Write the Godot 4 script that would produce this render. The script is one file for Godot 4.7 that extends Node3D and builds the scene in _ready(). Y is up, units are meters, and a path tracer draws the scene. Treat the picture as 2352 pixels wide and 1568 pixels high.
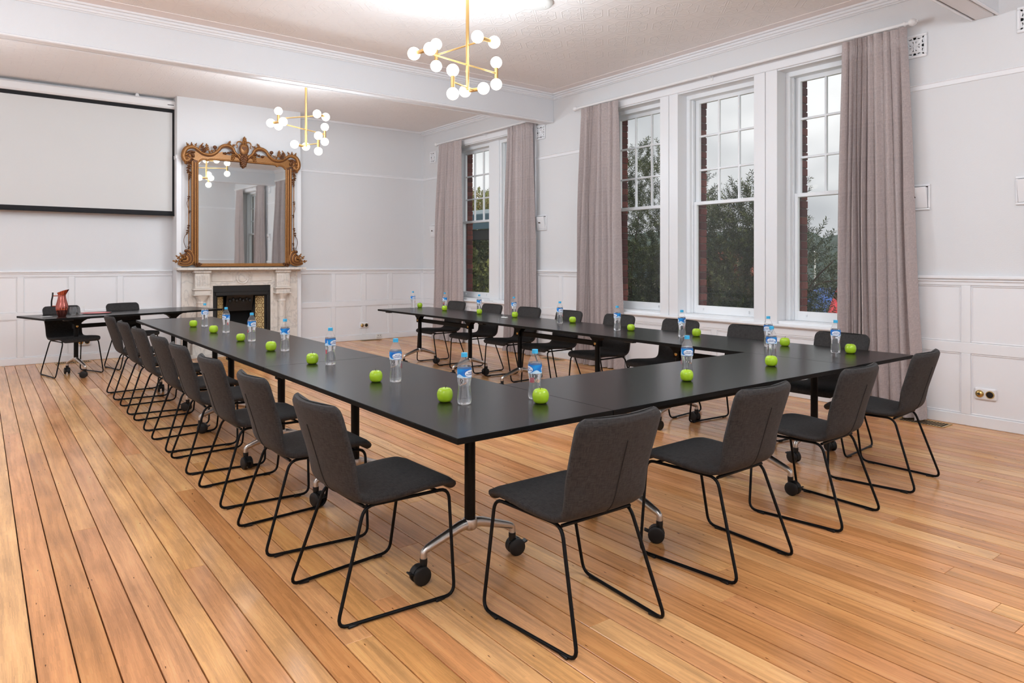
extends Node3D
# A long meeting room with white panelled walls, tall sash windows and tables set in a U.
# x runs towards the window wall, -z towards the fireplace wall, y is up; metres. The photographer stands at x = 0, z = 0.

const XW := 6.65      # inner face of the window wall
const ZB := -11.45    # inner face of the fireplace wall
const ZR := 1.55      # inner face of the wall behind the photographer
const XL := -3.85     # inner face of the wall on the left
const CEIL := 3.82
const TOP := 0.74     # table height

var M := {}           # materials
var names := {}       # how often each name was used under each parent
var rng := RandomNumberGenerator.new()


# ---------------------------------------------------------------- mesh helpers
class MB:
	var v := PackedVector3Array()
	var n := PackedVector3Array()
	var t := PackedVector2Array()
	var ix := PackedInt32Array()

	func vert(p: Vector3, nn: Vector3, uv := Vector2.ZERO) -> int:
		v.push_back(p)
		n.push_back(nn)
		t.push_back(uv)
		return v.size() - 1

	# a, b, c run counter-clockwise seen from outside
	func tri(a: Vector3, b: Vector3, c: Vector3) -> void:
		var nn := (b - a).cross(c - a).normalized()
		var k := vert(a, nn)
		vert(b, nn)
		vert(c, nn)
		ix.append_array([k, k + 2, k + 1])

	func quad(a: Vector3, b: Vector3, c: Vector3, d: Vector3) -> void:
		var nn := (c - a).cross(d - b).normalized()
		var k := vert(a, nn, Vector2(0, 1))
		vert(b, nn, Vector2(1, 1))
		vert(c, nn, Vector2(1, 0))
		vert(d, nn, Vector2(0, 0))
		ix.append_array([k, k + 2, k + 1, k, k + 3, k + 2])

	func box(c: Vector3, s: Vector3, bev := 0.0, b := Basis.IDENTITY) -> MB:
		var h := s * 0.5
		bev = minf(bev, minf(h.x, minf(h.y, h.z)) * 0.9)
		var i := h - Vector3.ONE * bev
		for a in 3:
			for sg in [-1.0, 1.0]:
				var u := (a + 1) % 3
				var w := (a + 2) % 3
				var p: Array[Vector3] = []
				for q in [[-1, -1], [1, -1], [1, 1], [-1, 1]]:
					var x := Vector3.ZERO
					x[a] = h[a] * sg
					x[u] = i[u] * q[0]
					x[w] = i[w] * q[1]
					p.push_back(c + b * x)
				if sg > 0:
					quad(p[0], p[1], p[2], p[3])
				else:
					quad(p[3], p[2], p[1], p[0])
		if bev > 0.0:
			for a in 3:      # the twelve edges
				var u := (a + 1) % 3
				var w := (a + 2) % 3
				for su in [-1.0, 1.0]:
					for sw in [-1.0, 1.0]:
						var p: Array[Vector3] = []
						for q in [[-1, 0], [1, 0], [1, 1], [-1, 1]]:
							var x := Vector3.ZERO
							x[a] = i[a] * q[0]
							x[u] = (h[u] if q[1] == 0 else i[u]) * su
							x[w] = (i[w] if q[1] == 0 else h[w]) * sw
							p.push_back(c + b * x)
						if su * sw < 0:
							quad(p[0], p[1], p[2], p[3])
						else:
							quad(p[3], p[2], p[1], p[0])
			for sx in [-1.0, 1.0]:
				for sy in [-1.0, 1.0]:
					for sz in [-1.0, 1.0]:
						var pa := c + b * Vector3(h.x * sx, i.y * sy, i.z * sz)
						var pb := c + b * Vector3(i.x * sx, h.y * sy, i.z * sz)
						var pc := c + b * Vector3(i.x * sx, i.y * sy, h.z * sz)
						if sx * sy * sz > 0:
							tri(pa, pb, pc)
						else:
							tri(pa, pc, pb)
		return self

	# box from corner to corner
	func span(a: Vector3, b: Vector3, bev := 0.0) -> MB:
		return box((a + b) * 0.5, (b - a).abs(), bev)

	# rows of points; smooth. Facing: (along a row) x (to the next row) points inwards
	func grid(rows: Array, wrap := false, flip := false) -> MB:
		var nr := rows.size()
		var nc: int = rows[0].size()
		var k := v.size()
		for r in nr:
			for c in nc:
				var a: Vector3 = rows[r][(c + 1) % nc if wrap else mini(c + 1, nc - 1)]
				var b: Vector3 = rows[r][(c - 1 + nc) % nc if wrap else maxi(c - 1, 0)]
				var d: Vector3 = rows[mini(r + 1, nr - 1)][c]
				var e: Vector3 = rows[maxi(r - 1, 0)][c]
				var nn := (d - e).cross(a - b)
				if nn.length_squared() < 1e-16:      # a pole: take the direction along the neighbouring row
					var o := r + 1 if r + 1 < nr else r - 1
					var oa: Vector3 = rows[o][(c + 1) % nc if wrap else mini(c + 1, nc - 1)]
					var ob: Vector3 = rows[o][(c - 1 + nc) % nc if wrap else maxi(c - 1, 0)]
					nn = (d - e).cross(oa - ob)
				if nn.length_squared() < 1e-16:
					nn = Vector3.UP
				nn = nn.normalized() * (-1.0 if flip else 1.0)
				vert(rows[r][c], nn, Vector2(float(c) / maxf(1, nc - (0 if wrap else 1)), float(r) / maxf(1, nr - 1)))
		for r in nr - 1:
			for c in (nc if wrap else nc - 1):
				var c2 := (c + 1) % nc
				var p := k + r * nc + c
				var q := k + r * nc + c2
				var s := k + (r + 1) * nc + c2
				var u := k + (r + 1) * nc + c
				if flip:
					ix.append_array([p, u, q, q, u, s])
				else:
					ix.append_array([p, q, u, q, s, u])
		return self

	func fan(ring: Array, flip := false) -> void:
		var m := Vector3.ZERO
		for p in ring:
			m += p
		m /= ring.size()
		for i in ring.size():
			var a: Vector3 = ring[i]
			var b: Vector3 = ring[(i + 1) % ring.size()]
			if flip:
				tri(m, b, a)
			else:
				tri(m, a, b)

	# a tube along points; r is a number or an array of radii; flat squashes it along its second axis
	func tube(pts: Array, r, sides := 8, caps := true, closed := false, flat := 1.0, up := Vector3.ZERO) -> MB:
		var rows := []
		var m := pts.size()
		var x := Vector3.ZERO
		for i in m:
			var d: Vector3
			if closed:
				d = pts[(i + 1) % m] - pts[(i - 1 + m) % m]
			else:
				d = pts[mini(i + 1, m - 1)] - pts[maxi(i - 1, 0)]
			d = d.normalized()
			if up != Vector3.ZERO:
				x = up.cross(d).normalized()
			elif x == Vector3.ZERO:
				x = d.cross(Vector3.UP if absf(d.y) < 0.9 else Vector3.RIGHT).normalized()
			else:
				x = (x - d * x.dot(d)).normalized()
			var y := d.cross(x)
			var rr: float = r if (r is float or r is int) else r[i]
			var ring := []
			for s in sides:
				var a := TAU * s / sides
				ring.push_back(pts[i] + x * cos(a) * rr + y * sin(a) * rr * flat)
			rows.push_back(ring)
		if closed:
			rows.push_back(rows[0])
		grid(rows, true, true)
		if caps and not closed:
			fan(rows[0], true)
			fan(rows[m - 1])
		return self

	# profile of (radius, height) from bottom to top, turned about y
	func lathe(prof: Array, seg := 24, xf := Transform3D.IDENTITY, flute := 0.0, flutes := 0) -> MB:
		var runs := []
		var run := [prof[0]]
		for i in range(1, prof.size()):
			run.push_back(prof[i])
			if i < prof.size() - 1:
				var a: Vector2 = (prof[i] - prof[i - 1]).normalized()
				var b: Vector2 = (prof[i + 1] - prof[i]).normalized()
				if a.dot(b) < 0.6:
					runs.push_back(run)
					run = [prof[i]]
		runs.push_back(run)
		for q in runs:
			var rows := []
			for p in q:
				var ring := []
				for s in seg:
					var a := TAU * s / seg
					var rr: float = p.x * (1.0 + flute * cos(a * flutes))
					ring.push_back(xf * Vector3(rr * cos(a), p.y, rr * sin(a)))
				rows.push_back(ring)
			grid(rows, true)
		return self

	# outline (x, y) pushed along z from z0 to z1, then placed by xf; the outline may turn either way
	func prism(poly: PackedVector2Array, z0: float, z1: float, xf := Transform3D.IDENTITY) -> MB:
		var p := poly
		if Geometry2D.is_polygon_clockwise(p):
			p = p.duplicate()
			p.reverse()
		var m := p.size()
		for i in m:
			var a := p[i]
			var b := p[(i + 1) % m]
			quad(xf * Vector3(a.x, a.y, z1), xf * Vector3(a.x, a.y, z0), xf * Vector3(b.x, b.y, z0), xf * Vector3(b.x, b.y, z1))
		var q := Geometry2D.triangulate_polygon(p)
		for i in range(0, q.size(), 3):
			var a := p[q[i]]
			var b := p[q[i + 1]]
			var c := p[q[i + 2]]
			if (b - a).cross(c - a) < 0:
				var s := b
				b = c
				c = s
			tri(xf * Vector3(a.x, a.y, z1), xf * Vector3(b.x, b.y, z1), xf * Vector3(c.x, c.y, z1))
			tri(xf * Vector3(c.x, c.y, z0), xf * Vector3(b.x, b.y, z0), xf * Vector3(a.x, a.y, z0))
		return self

	# a lump: a ball with radii, turned by b, roughened a little
	func lump(c: Vector3, r: Vector3, b := Basis.IDENTITY, rings := 6, seg := 10, ripple := 0.0, waves := 5) -> MB:
		var rows := []
		for i in rings + 1:
			var a := PI * i / rings
			var ring := []
			for s in seg:
				var w := TAU * s / seg
				var k := 1.0 + ripple * cos(w * waves) * sin(a)
				ring.push_back(c + b * Vector3(sin(a) * cos(w) * r.x * k, -cos(a) * r.y, sin(a) * sin(w) * r.z * k))
			rows.push_back(ring)
		return grid(rows, true)

	func add(o: MB, xf := Transform3D.IDENTITY) -> MB:
		var k := v.size()
		for i in o.v.size():
			v.push_back(xf * o.v[i])
			n.push_back((xf.basis * o.n[i]).normalized())
			t.push_back(o.t[i])
		for i in o.ix:
			ix.push_back(i + k)
		return self

	func mesh() -> ArrayMesh:
		var a := []
		a.resize(Mesh.ARRAY_MAX)
		a[Mesh.ARRAY_VERTEX] = v
		a[Mesh.ARRAY_NORMAL] = n
		a[Mesh.ARRAY_TEX_UV] = t
		a[Mesh.ARRAY_INDEX] = ix
		var m := ArrayMesh.new()
		m.add_surface_from_arrays(Mesh.PRIMITIVE_TRIANGLES, a)
		return m


# corners rounded to radius r
func fillet(pts: Array, r: float, steps := 5, closed := false) -> Array:
	var out := []
	var m := pts.size()
	for i in m:
		if not closed and (i == 0 or i == m - 1):
			out.push_back(pts[i])
			continue
		var p: Vector3 = pts[i]
		var a: Vector3 = pts[(i - 1 + m) % m] - p
		var b: Vector3 = pts[(i + 1) % m] - p
		var k := minf(r, minf(a.length(), b.length()) * 0.48)
		var s := p + a.normalized() * k
		var e := p + b.normalized() * k
		for j in steps + 1:
			var t := float(j) / steps
			out.push_back(s.lerp(p, t).lerp(p.lerp(e, t), t))
	return out


# a smooth curve through points
func curve(pts: Array, steps := 5) -> Array:
	var out := []
	var m := pts.size()
	for i in m - 1:
		var a: Vector3 = pts[maxi(i - 1, 0)]
		var b: Vector3 = pts[i]
		var c: Vector3 = pts[i + 1]
		var d: Vector3 = pts[mini(i + 2, m - 1)]
		for j in steps:
			out.push_back(b.cubic_interpolate(c, a, d, float(j) / steps))
	out.push_back(pts[m - 1])
	return out


# ---------------------------------------------------------------- nodes
func numbered(called: String, parent: Node) -> String:
	var key := "%d/%s" % [parent.get_instance_id(), called]
	var k: int = names.get(key, 0)
	names[key] = k + 1
	return called if k == 0 else "%s_%03d" % [called, k]

func put(parent: Node, o: Node, called: String) -> Node:
	o.name = numbered(called, parent)
	parent.add_child(o, true)
	return o

func part(parent: Node, called: String, mb, mat: Material) -> MeshInstance3D:
	var o := MeshInstance3D.new()
	var m: Mesh = mb.mesh() if mb is MB else mb
	o.mesh = m
	o.material_override = mat
	put(parent, o, called)
	return o

func tag(o: Node, label: String, category: String, group := "") -> void:
	o.set_meta("label", label)
	o.set_meta("category", category)
	if group:
		o.set_meta("group", group)

func thing(called: String, label: String, category: String, at := Vector3.ZERO, turn := 0.0, group := "") -> Node3D:
	var o := Node3D.new()
	put(self, o, called)
	o.position = at
	o.rotation.y = turn
	tag(o, label, category, group)
	return o

func structure(called: String, at := Vector3.ZERO) -> Node3D:
	var o := Node3D.new()
	put(self, o, called)
	o.position = at
	o.set_meta("kind", "structure")
	return o

# a copy of a thing with its parts
func again(o: Node3D, called: String, label: String, at: Vector3, turn := 0.0) -> Node3D:
	var c: Node3D = o.duplicate()
	put(self, c, called)
	c.position = at
	c.rotation.y = turn
	c.set_meta("label", label)
	return c


# ---------------------------------------------------------------- materials
func rgb(r: float, g: float, b: float) -> Color:      # 0..255 sRGB
	return Color(r / 255.0, g / 255.0, b / 255.0)

func mat(called: String, c: Color, rough := 0.6, metal := 0.0) -> StandardMaterial3D:
	var m := StandardMaterial3D.new()
	m.resource_name = called
	m.albedo_color = c
	m.roughness = rough
	m.metallic = metal
	M[called] = m
	return m

func noise(sd: int, freq: float, oct := 3) -> FastNoiseLite:
	var n := FastNoiseLite.new()
	n.seed = sd
	n.noise_type = FastNoiseLite.TYPE_SIMPLEX_SMOOTH
	n.frequency = freq
	n.fractal_octaves = oct
	return n

func tex(im: Image) -> ImageTexture:
	im.generate_mipmaps()
	return ImageTexture.create_from_image(im)

func triplanar(m: StandardMaterial3D, scale: Vector3, world := false, offset := Vector3.ZERO) -> StandardMaterial3D:
	m.uv1_triplanar = true
	m.uv1_world_triplanar = world
	m.uv1_scale = scale
	m.uv1_offset = offset
	m.uv1_triplanar_sharpness = 8.0
	return m

# noise sampled on a torus so that the picture repeats without a seam
func torus(n: FastNoiseLite, u: float, w: float, ru: float, rw: float) -> float:
	var a := u * TAU
	var b := w * TAU
	return n.get_noise_3d((ru + rw * cos(b)) * cos(a), (ru + rw * cos(b)) * sin(a), rw * sin(b))

# board grain: long streaks along the picture's height, some figure, small dark specks (nail holes, pores)
func wood_picture() -> Image:
	var w := 512
	var h := 512
	var im := Image.create(w, h, false, Image.FORMAT_RGB8)
	var fine := noise(5, 0.9, 3).get_seamless_image(w, 64)
	var broad := noise(9, 0.012, 3).get_seamless_image(w, h)
	var wob := noise(12, 0.006, 2).get_seamless_image(w, h)
	var streak := noise(21, 0.05, 4).get_seamless_image(w, 64)
	for y in h:
		for x in w:
			var bend := (wob.get_pixel(x, y).r - 0.5) * 16.0
			var xx := posmod(int(x + bend), w)
			var g := streak.get_pixel(xx, (y / 8) % 64).r * 0.55 + fine.get_pixel(xx, (y / 8) % 64).r * 0.45
			var b := broad.get_pixel(x, y).r
			var k := 0.92 + (g - 0.5) * 0.34 + (b - 0.5) * 0.16
			im.set_pixel(x, y, Color(clampf(k * 1.02, 0, 1), clampf(k * 0.985 - 0.012, 0, 1), clampf(k * 0.95 - 0.03, 0, 1)))
	var r := RandomNumberGenerator.new()
	r.seed = 4
	for i in 46:
		var x := r.randi_range(2, w - 3)
		var y := r.randi_range(2, h - 3)
		for q in [[0, 0, 0.45], [1, 0, 0.6], [0, 1, 0.7]]:
			im.set_pixel(x + q[0], y + q[1], Color(0.34, 0.24, 0.17) * q[2] * 1.5)
	return im

# woven cloth: short threads across and down
func cloth_picture(sd: int, strength: float, thread: int) -> Image:
	var s := 256
	var im := Image.create(s, s, false, Image.FORMAT_RGB8)
	var k := s / thread
	var a := noise(sd, 0.7, 2).get_seamless_image(s, k)
	var b := noise(sd + 1, 0.7, 2).get_seamless_image(k, s)
	var c := noise(sd + 2, 0.03, 2).get_seamless_image(s, s)
	for y in s:
		for x in s:
			var v := 0.86 + ((a.get_pixel(x, (y / thread + x * 7) % k).r - 0.5) + (b.get_pixel((x / thread + y * 5) % k, y).r - 0.5)) * strength + (c.get_pixel(x, y).r - 0.5) * strength * 0.2
			v -= 0.05 if (x + y) % 2 == 0 else 0.0
			v = clampf(v, 0, 1)
			im.set_pixel(x, y, Color(v, v, v))
	return im

func marble_picture() -> Image:
	var s := 512
	var im := Image.create(s, s, false, Image.FORMAT_RGB8)
	var n := noise(31, 0.55, 4)
	var o := noise(32, 1.5, 4)
	for y in s:
		for x in s:
			var u := float(x) / s
			var w := float(y) / s
			var q := torus(n, u, w, 1.0, 0.6)
			var vein := pow(1.0 - minf(1.0, absf(q + 0.25 * torus(o, u, w, 1.0, 0.6)) * 5.0), 3.0)
			var soft := 0.5 + 0.5 * torus(o, w, u, 0.8, 0.5)
			var base := Color(0.90, 0.87, 0.84).lerp(Color(0.80, 0.74, 0.68), soft * 0.55)
			im.set_pixel(x, y, base.lerp(Color(0.56, 0.54, 0.53), vein * 0.30))
	return im

# pressed ceiling: one repeat of interlacing stars, raised lines on a flat field
func ceiling_relief() -> Image:
	var s := 512
	var im := Image.create(s, s, false, Image.FORMAT_L8)
	var n := noise(41, 0.08, 3).get_seamless_image(s, s)
	for y in s:
		for x in s:
			var px := absf(float(x) / s - 0.5) * 2.0
			var py := absf(float(y) / s - 0.5) * 2.0
			var k := 0.0
			for f in 2:
				var ax := px if f == 0 else 1.0 - px
				var ay := py if f == 0 else 1.0 - py
				var oct := maxf(maxf(ax, ay), (ax + ay) * 0.72)
				var r := Vector2(ax, ay).length()
				var ang := atan2(ay, ax)
				var lobe := 0.46 + 0.09 * cos(ang * 8.0)
				for e in [absf(oct - 0.62), absf(r - lobe), absf(r - 0.16), absf(absf(ax - ay) - 0.05) + maxf(0.0, r - 0.5)]:
					k = maxf(k, smoothstep(0.03, 0.012, e))
			k = maxf(k, smoothstep(0.014, 0.006, minf(minf(px, py), minf(1.0 - px, 1.0 - py))) * 0.8)
			k = clampf(0.25 + k * 0.6 + (n.get_pixel(x, y).r - 0.5) * 0.16, 0, 1)
			im.set_pixel(x, y, Color(k, k, k))
	return im

func grain_relief(sd: int, freq: float) -> Image:
	var im := noise(sd, freq, 3).get_seamless_image(256, 256)
	im.convert(Image.FORMAT_L8)
	return im

# fireplace tile: brown leaf scrolls printed on cream
func tile_picture() -> Image:
	var s := 96
	var im := Image.create(s, s, false, Image.FORMAT_RGB8)
	for y in s:
		for x in s:
			var p := Vector2(float(x) / s - 0.5, float(y) / s - 0.5) * 2.0
			var r := p.length()
			var a := p.angle()
			var k := 0.0
			k = maxf(k, smoothstep(0.10, 0.05, absf(r - 0.62 - 0.12 * cos(a * 6.0))))
			k = maxf(k, smoothstep(0.08, 0.03, absf(r - 0.30)) * (0.5 + 0.5 * cos(a * 5.0 + 1.0)))
			k = maxf(k, smoothstep(0.14, 0.08, r))
			var q := Vector2(absf(p.x) - 0.92, absf(p.y) - 0.92).length()
			k = maxf(k, smoothstep(0.10, 0.05, absf(q - 0.3)))
			im.set_pixel(x, y, Color(0.80, 0.70, 0.50).lerp(Color(0.36, 0.22, 0.12), k * 0.85))
	return im

# printed bottle label: white cloud mark on a blue band, wrapped once round
func label_picture() -> Image:
	var w := 256
	var h := 64
	var im := Image.create(w, h, false, Image.FORMAT_RGB8)
	for y in h:
		for x in w:
			var u := float(x) / w
			var q := float(y) / h
			var c := Color(0.05, 0.46, 0.82).lerp(Color(0.10, 0.62, 0.92), 0.5 + 0.5 * sin(u * TAU * 3.0 + q * 5.0))
			if q < 0.26 + 0.14 * sin(u * TAU * 4.0 + 1.0):
				c = Color(0.80, 0.90, 0.97)
			for k in 2:
				var d := Vector2((u - (0.25 + 0.5 * k)) * 6.4, (q - 0.46) * 2.3)
				if d.length() < 0.92:
					c = Color(0.95, 0.97, 1.0)
				elif d.length() < 1.02:
					c = Color(0.20, 0.36, 0.66)
			im.set_pixel(x, y, c)
	return im

func brick_tint(k: int) -> StandardMaterial3D:
	var c := [rgb(128, 62, 58), rgb(112, 52, 50), rgb(140, 74, 66), rgb(100, 50, 52)]
	var m := mat("brick_%d" % k, c[k], 0.9)
	m.albedo_texture = M.mottle
	return triplanar(m, Vector3.ONE * 4.0, true, Vector3(k * 0.31, 0, 0))

func make_materials() -> void:
	var mottle := noise(77, 0.05, 4).get_seamless_image(256, 256)
	mottle.convert(Image.FORMAT_RGB8)
	for y in 256:
		for x in 256:
			var k := 0.80 + (mottle.get_pixel(x, y).r - 0.5) * 0.4
			mottle.set_pixel(x, y, Color(k, k, k))
	M.mottle = tex(mottle)
	# paint
	var m := mat("wall_paint", rgb(226, 225, 226), 0.62)
	m.heightmap_enabled = true
	m.heightmap_texture = tex(grain_relief(51, 0.12))
	m.heightmap_scale = 0.05
	triplanar(m, Vector3.ONE * 2.2, true)
	mat("trim_paint", rgb(240, 239, 241), 0.34)
	m = mat("sash_paint", rgb(247, 248, 250), 0.32)
	m = mat("ceiling_paint", rgb(251, 246, 244), 0.66)
	m.heightmap_enabled = true
	m.heightmap_texture = tex(ceiling_relief())
	m.heightmap_scale = 0.35
	triplanar(m, Vector3.ONE * 1.55, true, Vector3(0.2, 0, 0.3))
	mat("ceiling_plain", rgb(249, 240, 238), 0.6)
	m = mat("beam_paint", rgb(228, 229, 232), 0.6)
	m.heightmap_enabled = true
	m.heightmap_texture = tex(grain_relief(55, 0.35))
	m.heightmap_scale = 0.12
	triplanar(m, Vector3.ONE * 2.0, true)
	# floor
	var wood := tex(wood_picture())
	var tones := [rgb(232, 177, 123), rgb(222, 164, 109), rgb(238, 188, 135), rgb(216, 157, 104), rgb(228, 172, 112), rgb(234, 179, 129), rgb(221, 161, 113), rgb(241, 192, 138), rgb(212, 152, 100), rgb(231, 169, 117), rgb(236, 184, 126), rgb(226, 170, 123)]
	for k in tones.size():
		m = mat("board_%d" % k, tones[k], 0.21)
		m.albedo_texture = wood
		m.metallic_specular = 0.46
		triplanar(m, Vector3(1.25, 1.0, 0.27), true, Vector3(0.137 * k, 0.0, 0.291 * k))
	mat("under_floor", rgb(40, 26, 18), 0.9)
	# tables and chairs
	m = mat("table_black", rgb(18, 17, 17), 0.24)
	m.metallic_specular = 0.29
	mat("edge_black", rgb(10, 10, 10), 0.5).metallic_specular = 0.3
	mat("black_metal", rgb(9, 9, 10), 0.42).metallic_specular = 0.3
	mat("black_plastic", rgb(9, 9, 10), 0.5)
	mat("aluminium", rgb(206, 200, 194), 0.32, 1.0)
	mat("brass_knob", rgb(200, 170, 110), 0.25, 1.0)
	m = mat("chair_cloth", rgb(56, 52, 51), 0.9)
	m.albedo_texture = tex(cloth_picture(61, 0.5, 16))
	m.rim_enabled = true
	m.rim = 0.12
	triplanar(m, Vector3.ONE * 3.4)
	mat("seam", rgb(26, 24, 24), 0.8)
	# curtains
	m = mat("curtain_cloth", rgb(226, 210, 207), 0.95)
	m.albedo_texture = tex(cloth_picture(66, 0.16, 16))
	m.backlight_enabled = true
	m.backlight = rgb(70, 62, 60)
	triplanar(m, Vector3.ONE * 3.2, true)
	mat("rod_paint", rgb(240, 238, 238), 0.3)
	# chandelier
	mat("brass", rgb(224, 184, 120), 0.28, 1.0)
	m = mat("bulb_glow", rgb(255, 250, 240), 0.3)
	m.emission_enabled = true
	m.emission = Color(1.0, 0.95, 0.87)
	m.emission_energy_multiplier = 2.2
	# fireplace and mirror
	m = mat("marble", Color.WHITE, 0.28)
	m.albedo_texture = tex(marble_picture())
	triplanar(m, Vector3.ONE * 1.4, true)
	mat("iron", rgb(20, 19, 19), 0.42)
	mat("soot", rgb(9, 8, 8), 0.95)
	m = mat("tile", Color.WHITE, 0.15)
	m.albedo_texture = tex(tile_picture())
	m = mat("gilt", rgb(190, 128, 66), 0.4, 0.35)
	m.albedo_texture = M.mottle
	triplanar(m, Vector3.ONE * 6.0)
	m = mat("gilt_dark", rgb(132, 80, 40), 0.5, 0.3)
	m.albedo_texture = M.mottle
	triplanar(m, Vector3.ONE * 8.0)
	mat("silvering", rgb(226, 230, 230), 0.02, 1.0)
	# screen
	mat("screen_cloth", rgb(214, 212, 210), 0.8)
	mat("screen_black", rgb(22, 22, 26), 0.8)
	mat("screen_case", rgb(238, 236, 236), 0.35)
	# small things
	m = mat("apple", rgb(172, 208, 44), 0.2)
	m.subsurf_scatter_enabled = true
	m.subsurf_scatter_strength = 0.15
	mat("stalk", rgb(66, 48, 30), 0.8)
	m = mat("bottle_wall", Color(0.97, 0.98, 1.0, 0.05), 0.04)
	m.transparency = BaseMaterial3D.TRANSPARENCY_ALPHA
	m = mat("water", Color(0.98, 0.99, 1.0, 0.0), 0.0)
	m.refraction_enabled = true
	m.refraction_scale = 0.033
	m.transparency = BaseMaterial3D.TRANSPARENCY_ALPHA
	mat("cap", rgb(58, 178, 226), 0.35)
	m = mat("label", Color.WHITE, 0.35)
	m.albedo_texture = tex(label_picture())
	mat("print_blue", rgb(40, 70, 140), 0.5)
	mat("print_red", rgb(214, 62, 84), 0.5)
	m = mat("glassware", Color(0.95, 0.96, 0.97, 0.07), 0.03)
	m.transparency = BaseMaterial3D.TRANSPARENCY_ALPHA
	mat("copper", rgb(196, 118, 108), 0.12, 1.0)
	mat("paper", rgb(232, 232, 230), 0.8)
	mat("coaster_red", rgb(206, 96, 96), 0.4)
	mat("white_plastic", rgb(232, 230, 226), 0.4)
	mat("hole", rgb(8, 8, 8), 0.9)
	m = mat("pane", Color(0.97, 0.99, 0.98, 0.02), 0.0)
	m.metallic_specular = 0.28
	m.transparency = BaseMaterial3D.TRANSPARENCY_ALPHA
	# outside
	for k in 4:
		brick_tint(k)
	mat("mortar", rgb(96, 78, 72), 0.95)
	var greens := [rgb(58, 70, 34), rgb(78, 88, 42), rgb(46, 58, 34), rgb(128, 134, 74), rgb(122, 108, 56)]
	for k in greens.size():
		m = mat("leaf_%d" % k, greens[k], 0.55)
		m.backlight_enabled = true
		m.backlight = greens[k] * 0.45
	mat("bark", rgb(84, 70, 58), 0.95)
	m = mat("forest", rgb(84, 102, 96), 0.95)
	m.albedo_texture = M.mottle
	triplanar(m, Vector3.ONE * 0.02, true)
	mat("grass", rgb(92, 104, 66), 0.95)
	mat("render_wall", rgb(206, 190, 170), 0.9)
	mat("brick_wall", rgb(176, 116, 88), 0.9)
	mat("roof_red", rgb(150, 78, 62), 0.85)
	mat("roof_grey", rgb(120, 136, 144), 0.6)
	mat("fascia_teal", rgb(52, 84, 96), 0.6)
	mat("dark_window", rgb(46, 54, 62), 0.2)
	mat("pole_white", rgb(230, 230, 230), 0.5)
	mat("sign_red", rgb(200, 60, 70), 0.6)
	mat("sign_blue", rgb(60, 92, 160), 0.6)

func sky_picture() -> Image:
	var w := 1024
	var h := 512
	var im := Image.create(w, h, false, Image.FORMAT_RGBF)
	var n := noise(91, 1.3, 5)
	var o := noise(92, 3.2, 4)
	for y in h:
		var el := PI * 0.5 - PI * (y + 0.5) / h
		for x in w:
			var az := TAU * (x + 0.5) / w
			var d := Vector3(cos(el) * cos(az), maxf(sin(el), 0.0) * 1.8, cos(el) * sin(az))
			var k := n.get_noise_3dv(d) * 0.8 + o.get_noise_3dv(d) * 0.35
			var cover := smoothstep(-0.52, -0.08, k)
			var dense := smoothstep(0.0, 0.55, k + 0.22)
			var blue := Color(0.42, 0.56, 0.74).lerp(Color(0.70, 0.78, 0.86), exp(-maxf(sin(el), 0.0) * 4.0))
			var cloud := Color(0.88, 0.89, 0.89).lerp(Color(0.44, 0.46, 0.48), dense)
			im.set_pixel(x, y, blue.lerp(cloud, cover) * 1.2)
	return im


# ---------------------------------------------------------------- the room
func make_floor() -> void:
	var f := structure("floor")
	part(f, "subfloor", MB.new().span(Vector3(XL, -0.30, ZB - 0.1), Vector3(XW + 0.02, -0.022, ZR)), M.under_floor)
	var pitch := 0.112
	var rest := MB.new()
	var x := XW - 0.004
	var row := 0
	var last := -1
	var count := 0
	while x > XL + 0.02:
		var z := ZB - 0.05
		var first := true
		while z < ZR - 0.01:
			var l := rng.randf_range(2.4, 5.6)
			if first:
				l = rng.randf_range(0.9, 5.0)
				first = false
			var e := minf(z + l, ZR)
			if ZR - e < 0.5:
				e = ZR
			var a := Vector3(maxf(x - pitch + 0.0050, XL), -0.02, z + 0.0007)
			var b := Vector3(x, rng.randf_range(-0.0006, 0.0), e - 0.0007)
			if x > -0.30 and count < 296:
				var k := rng.randi_range(0, 11)
				if k == last:
					k = (k + 5) % 12
				last = k
				part(f, "floorboard", MB.new().span(a, b, 0.0012), M["board_%d" % k])
				count += 1
			else:
				rest.span(a, b, 0.0012)
			z = e
		x -= pitch
		row += 1
	var o := part(f, "floorboards", rest, M.board_9)
	o.set_meta("kind", "stuff")

# holes: [z0, z1, y0, y1] cut from a wall that stands at x0..x1
func wall_with_holes(node: Node, x0: float, x1: float, z0: float, z1: float, y1: float, holes: Array) -> void:
	var mb := MB.new()
	var z := z0
	for h in holes:
		mb.span(Vector3(x0, 0, z), Vector3(x1, y1, h[0]))
		mb.span(Vector3(x0, 0, h[0]), Vector3(x1, h[2], h[1]))
		mb.span(Vector3(x0, h[3], h[0]), Vector3(x1, y1, h[1]))
		z = h[1]
	mb.span(Vector3(x0, 0, z), Vector3(x1, y1, z1))
	part(node, "plaster", mb, M.wall_paint)

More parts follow.
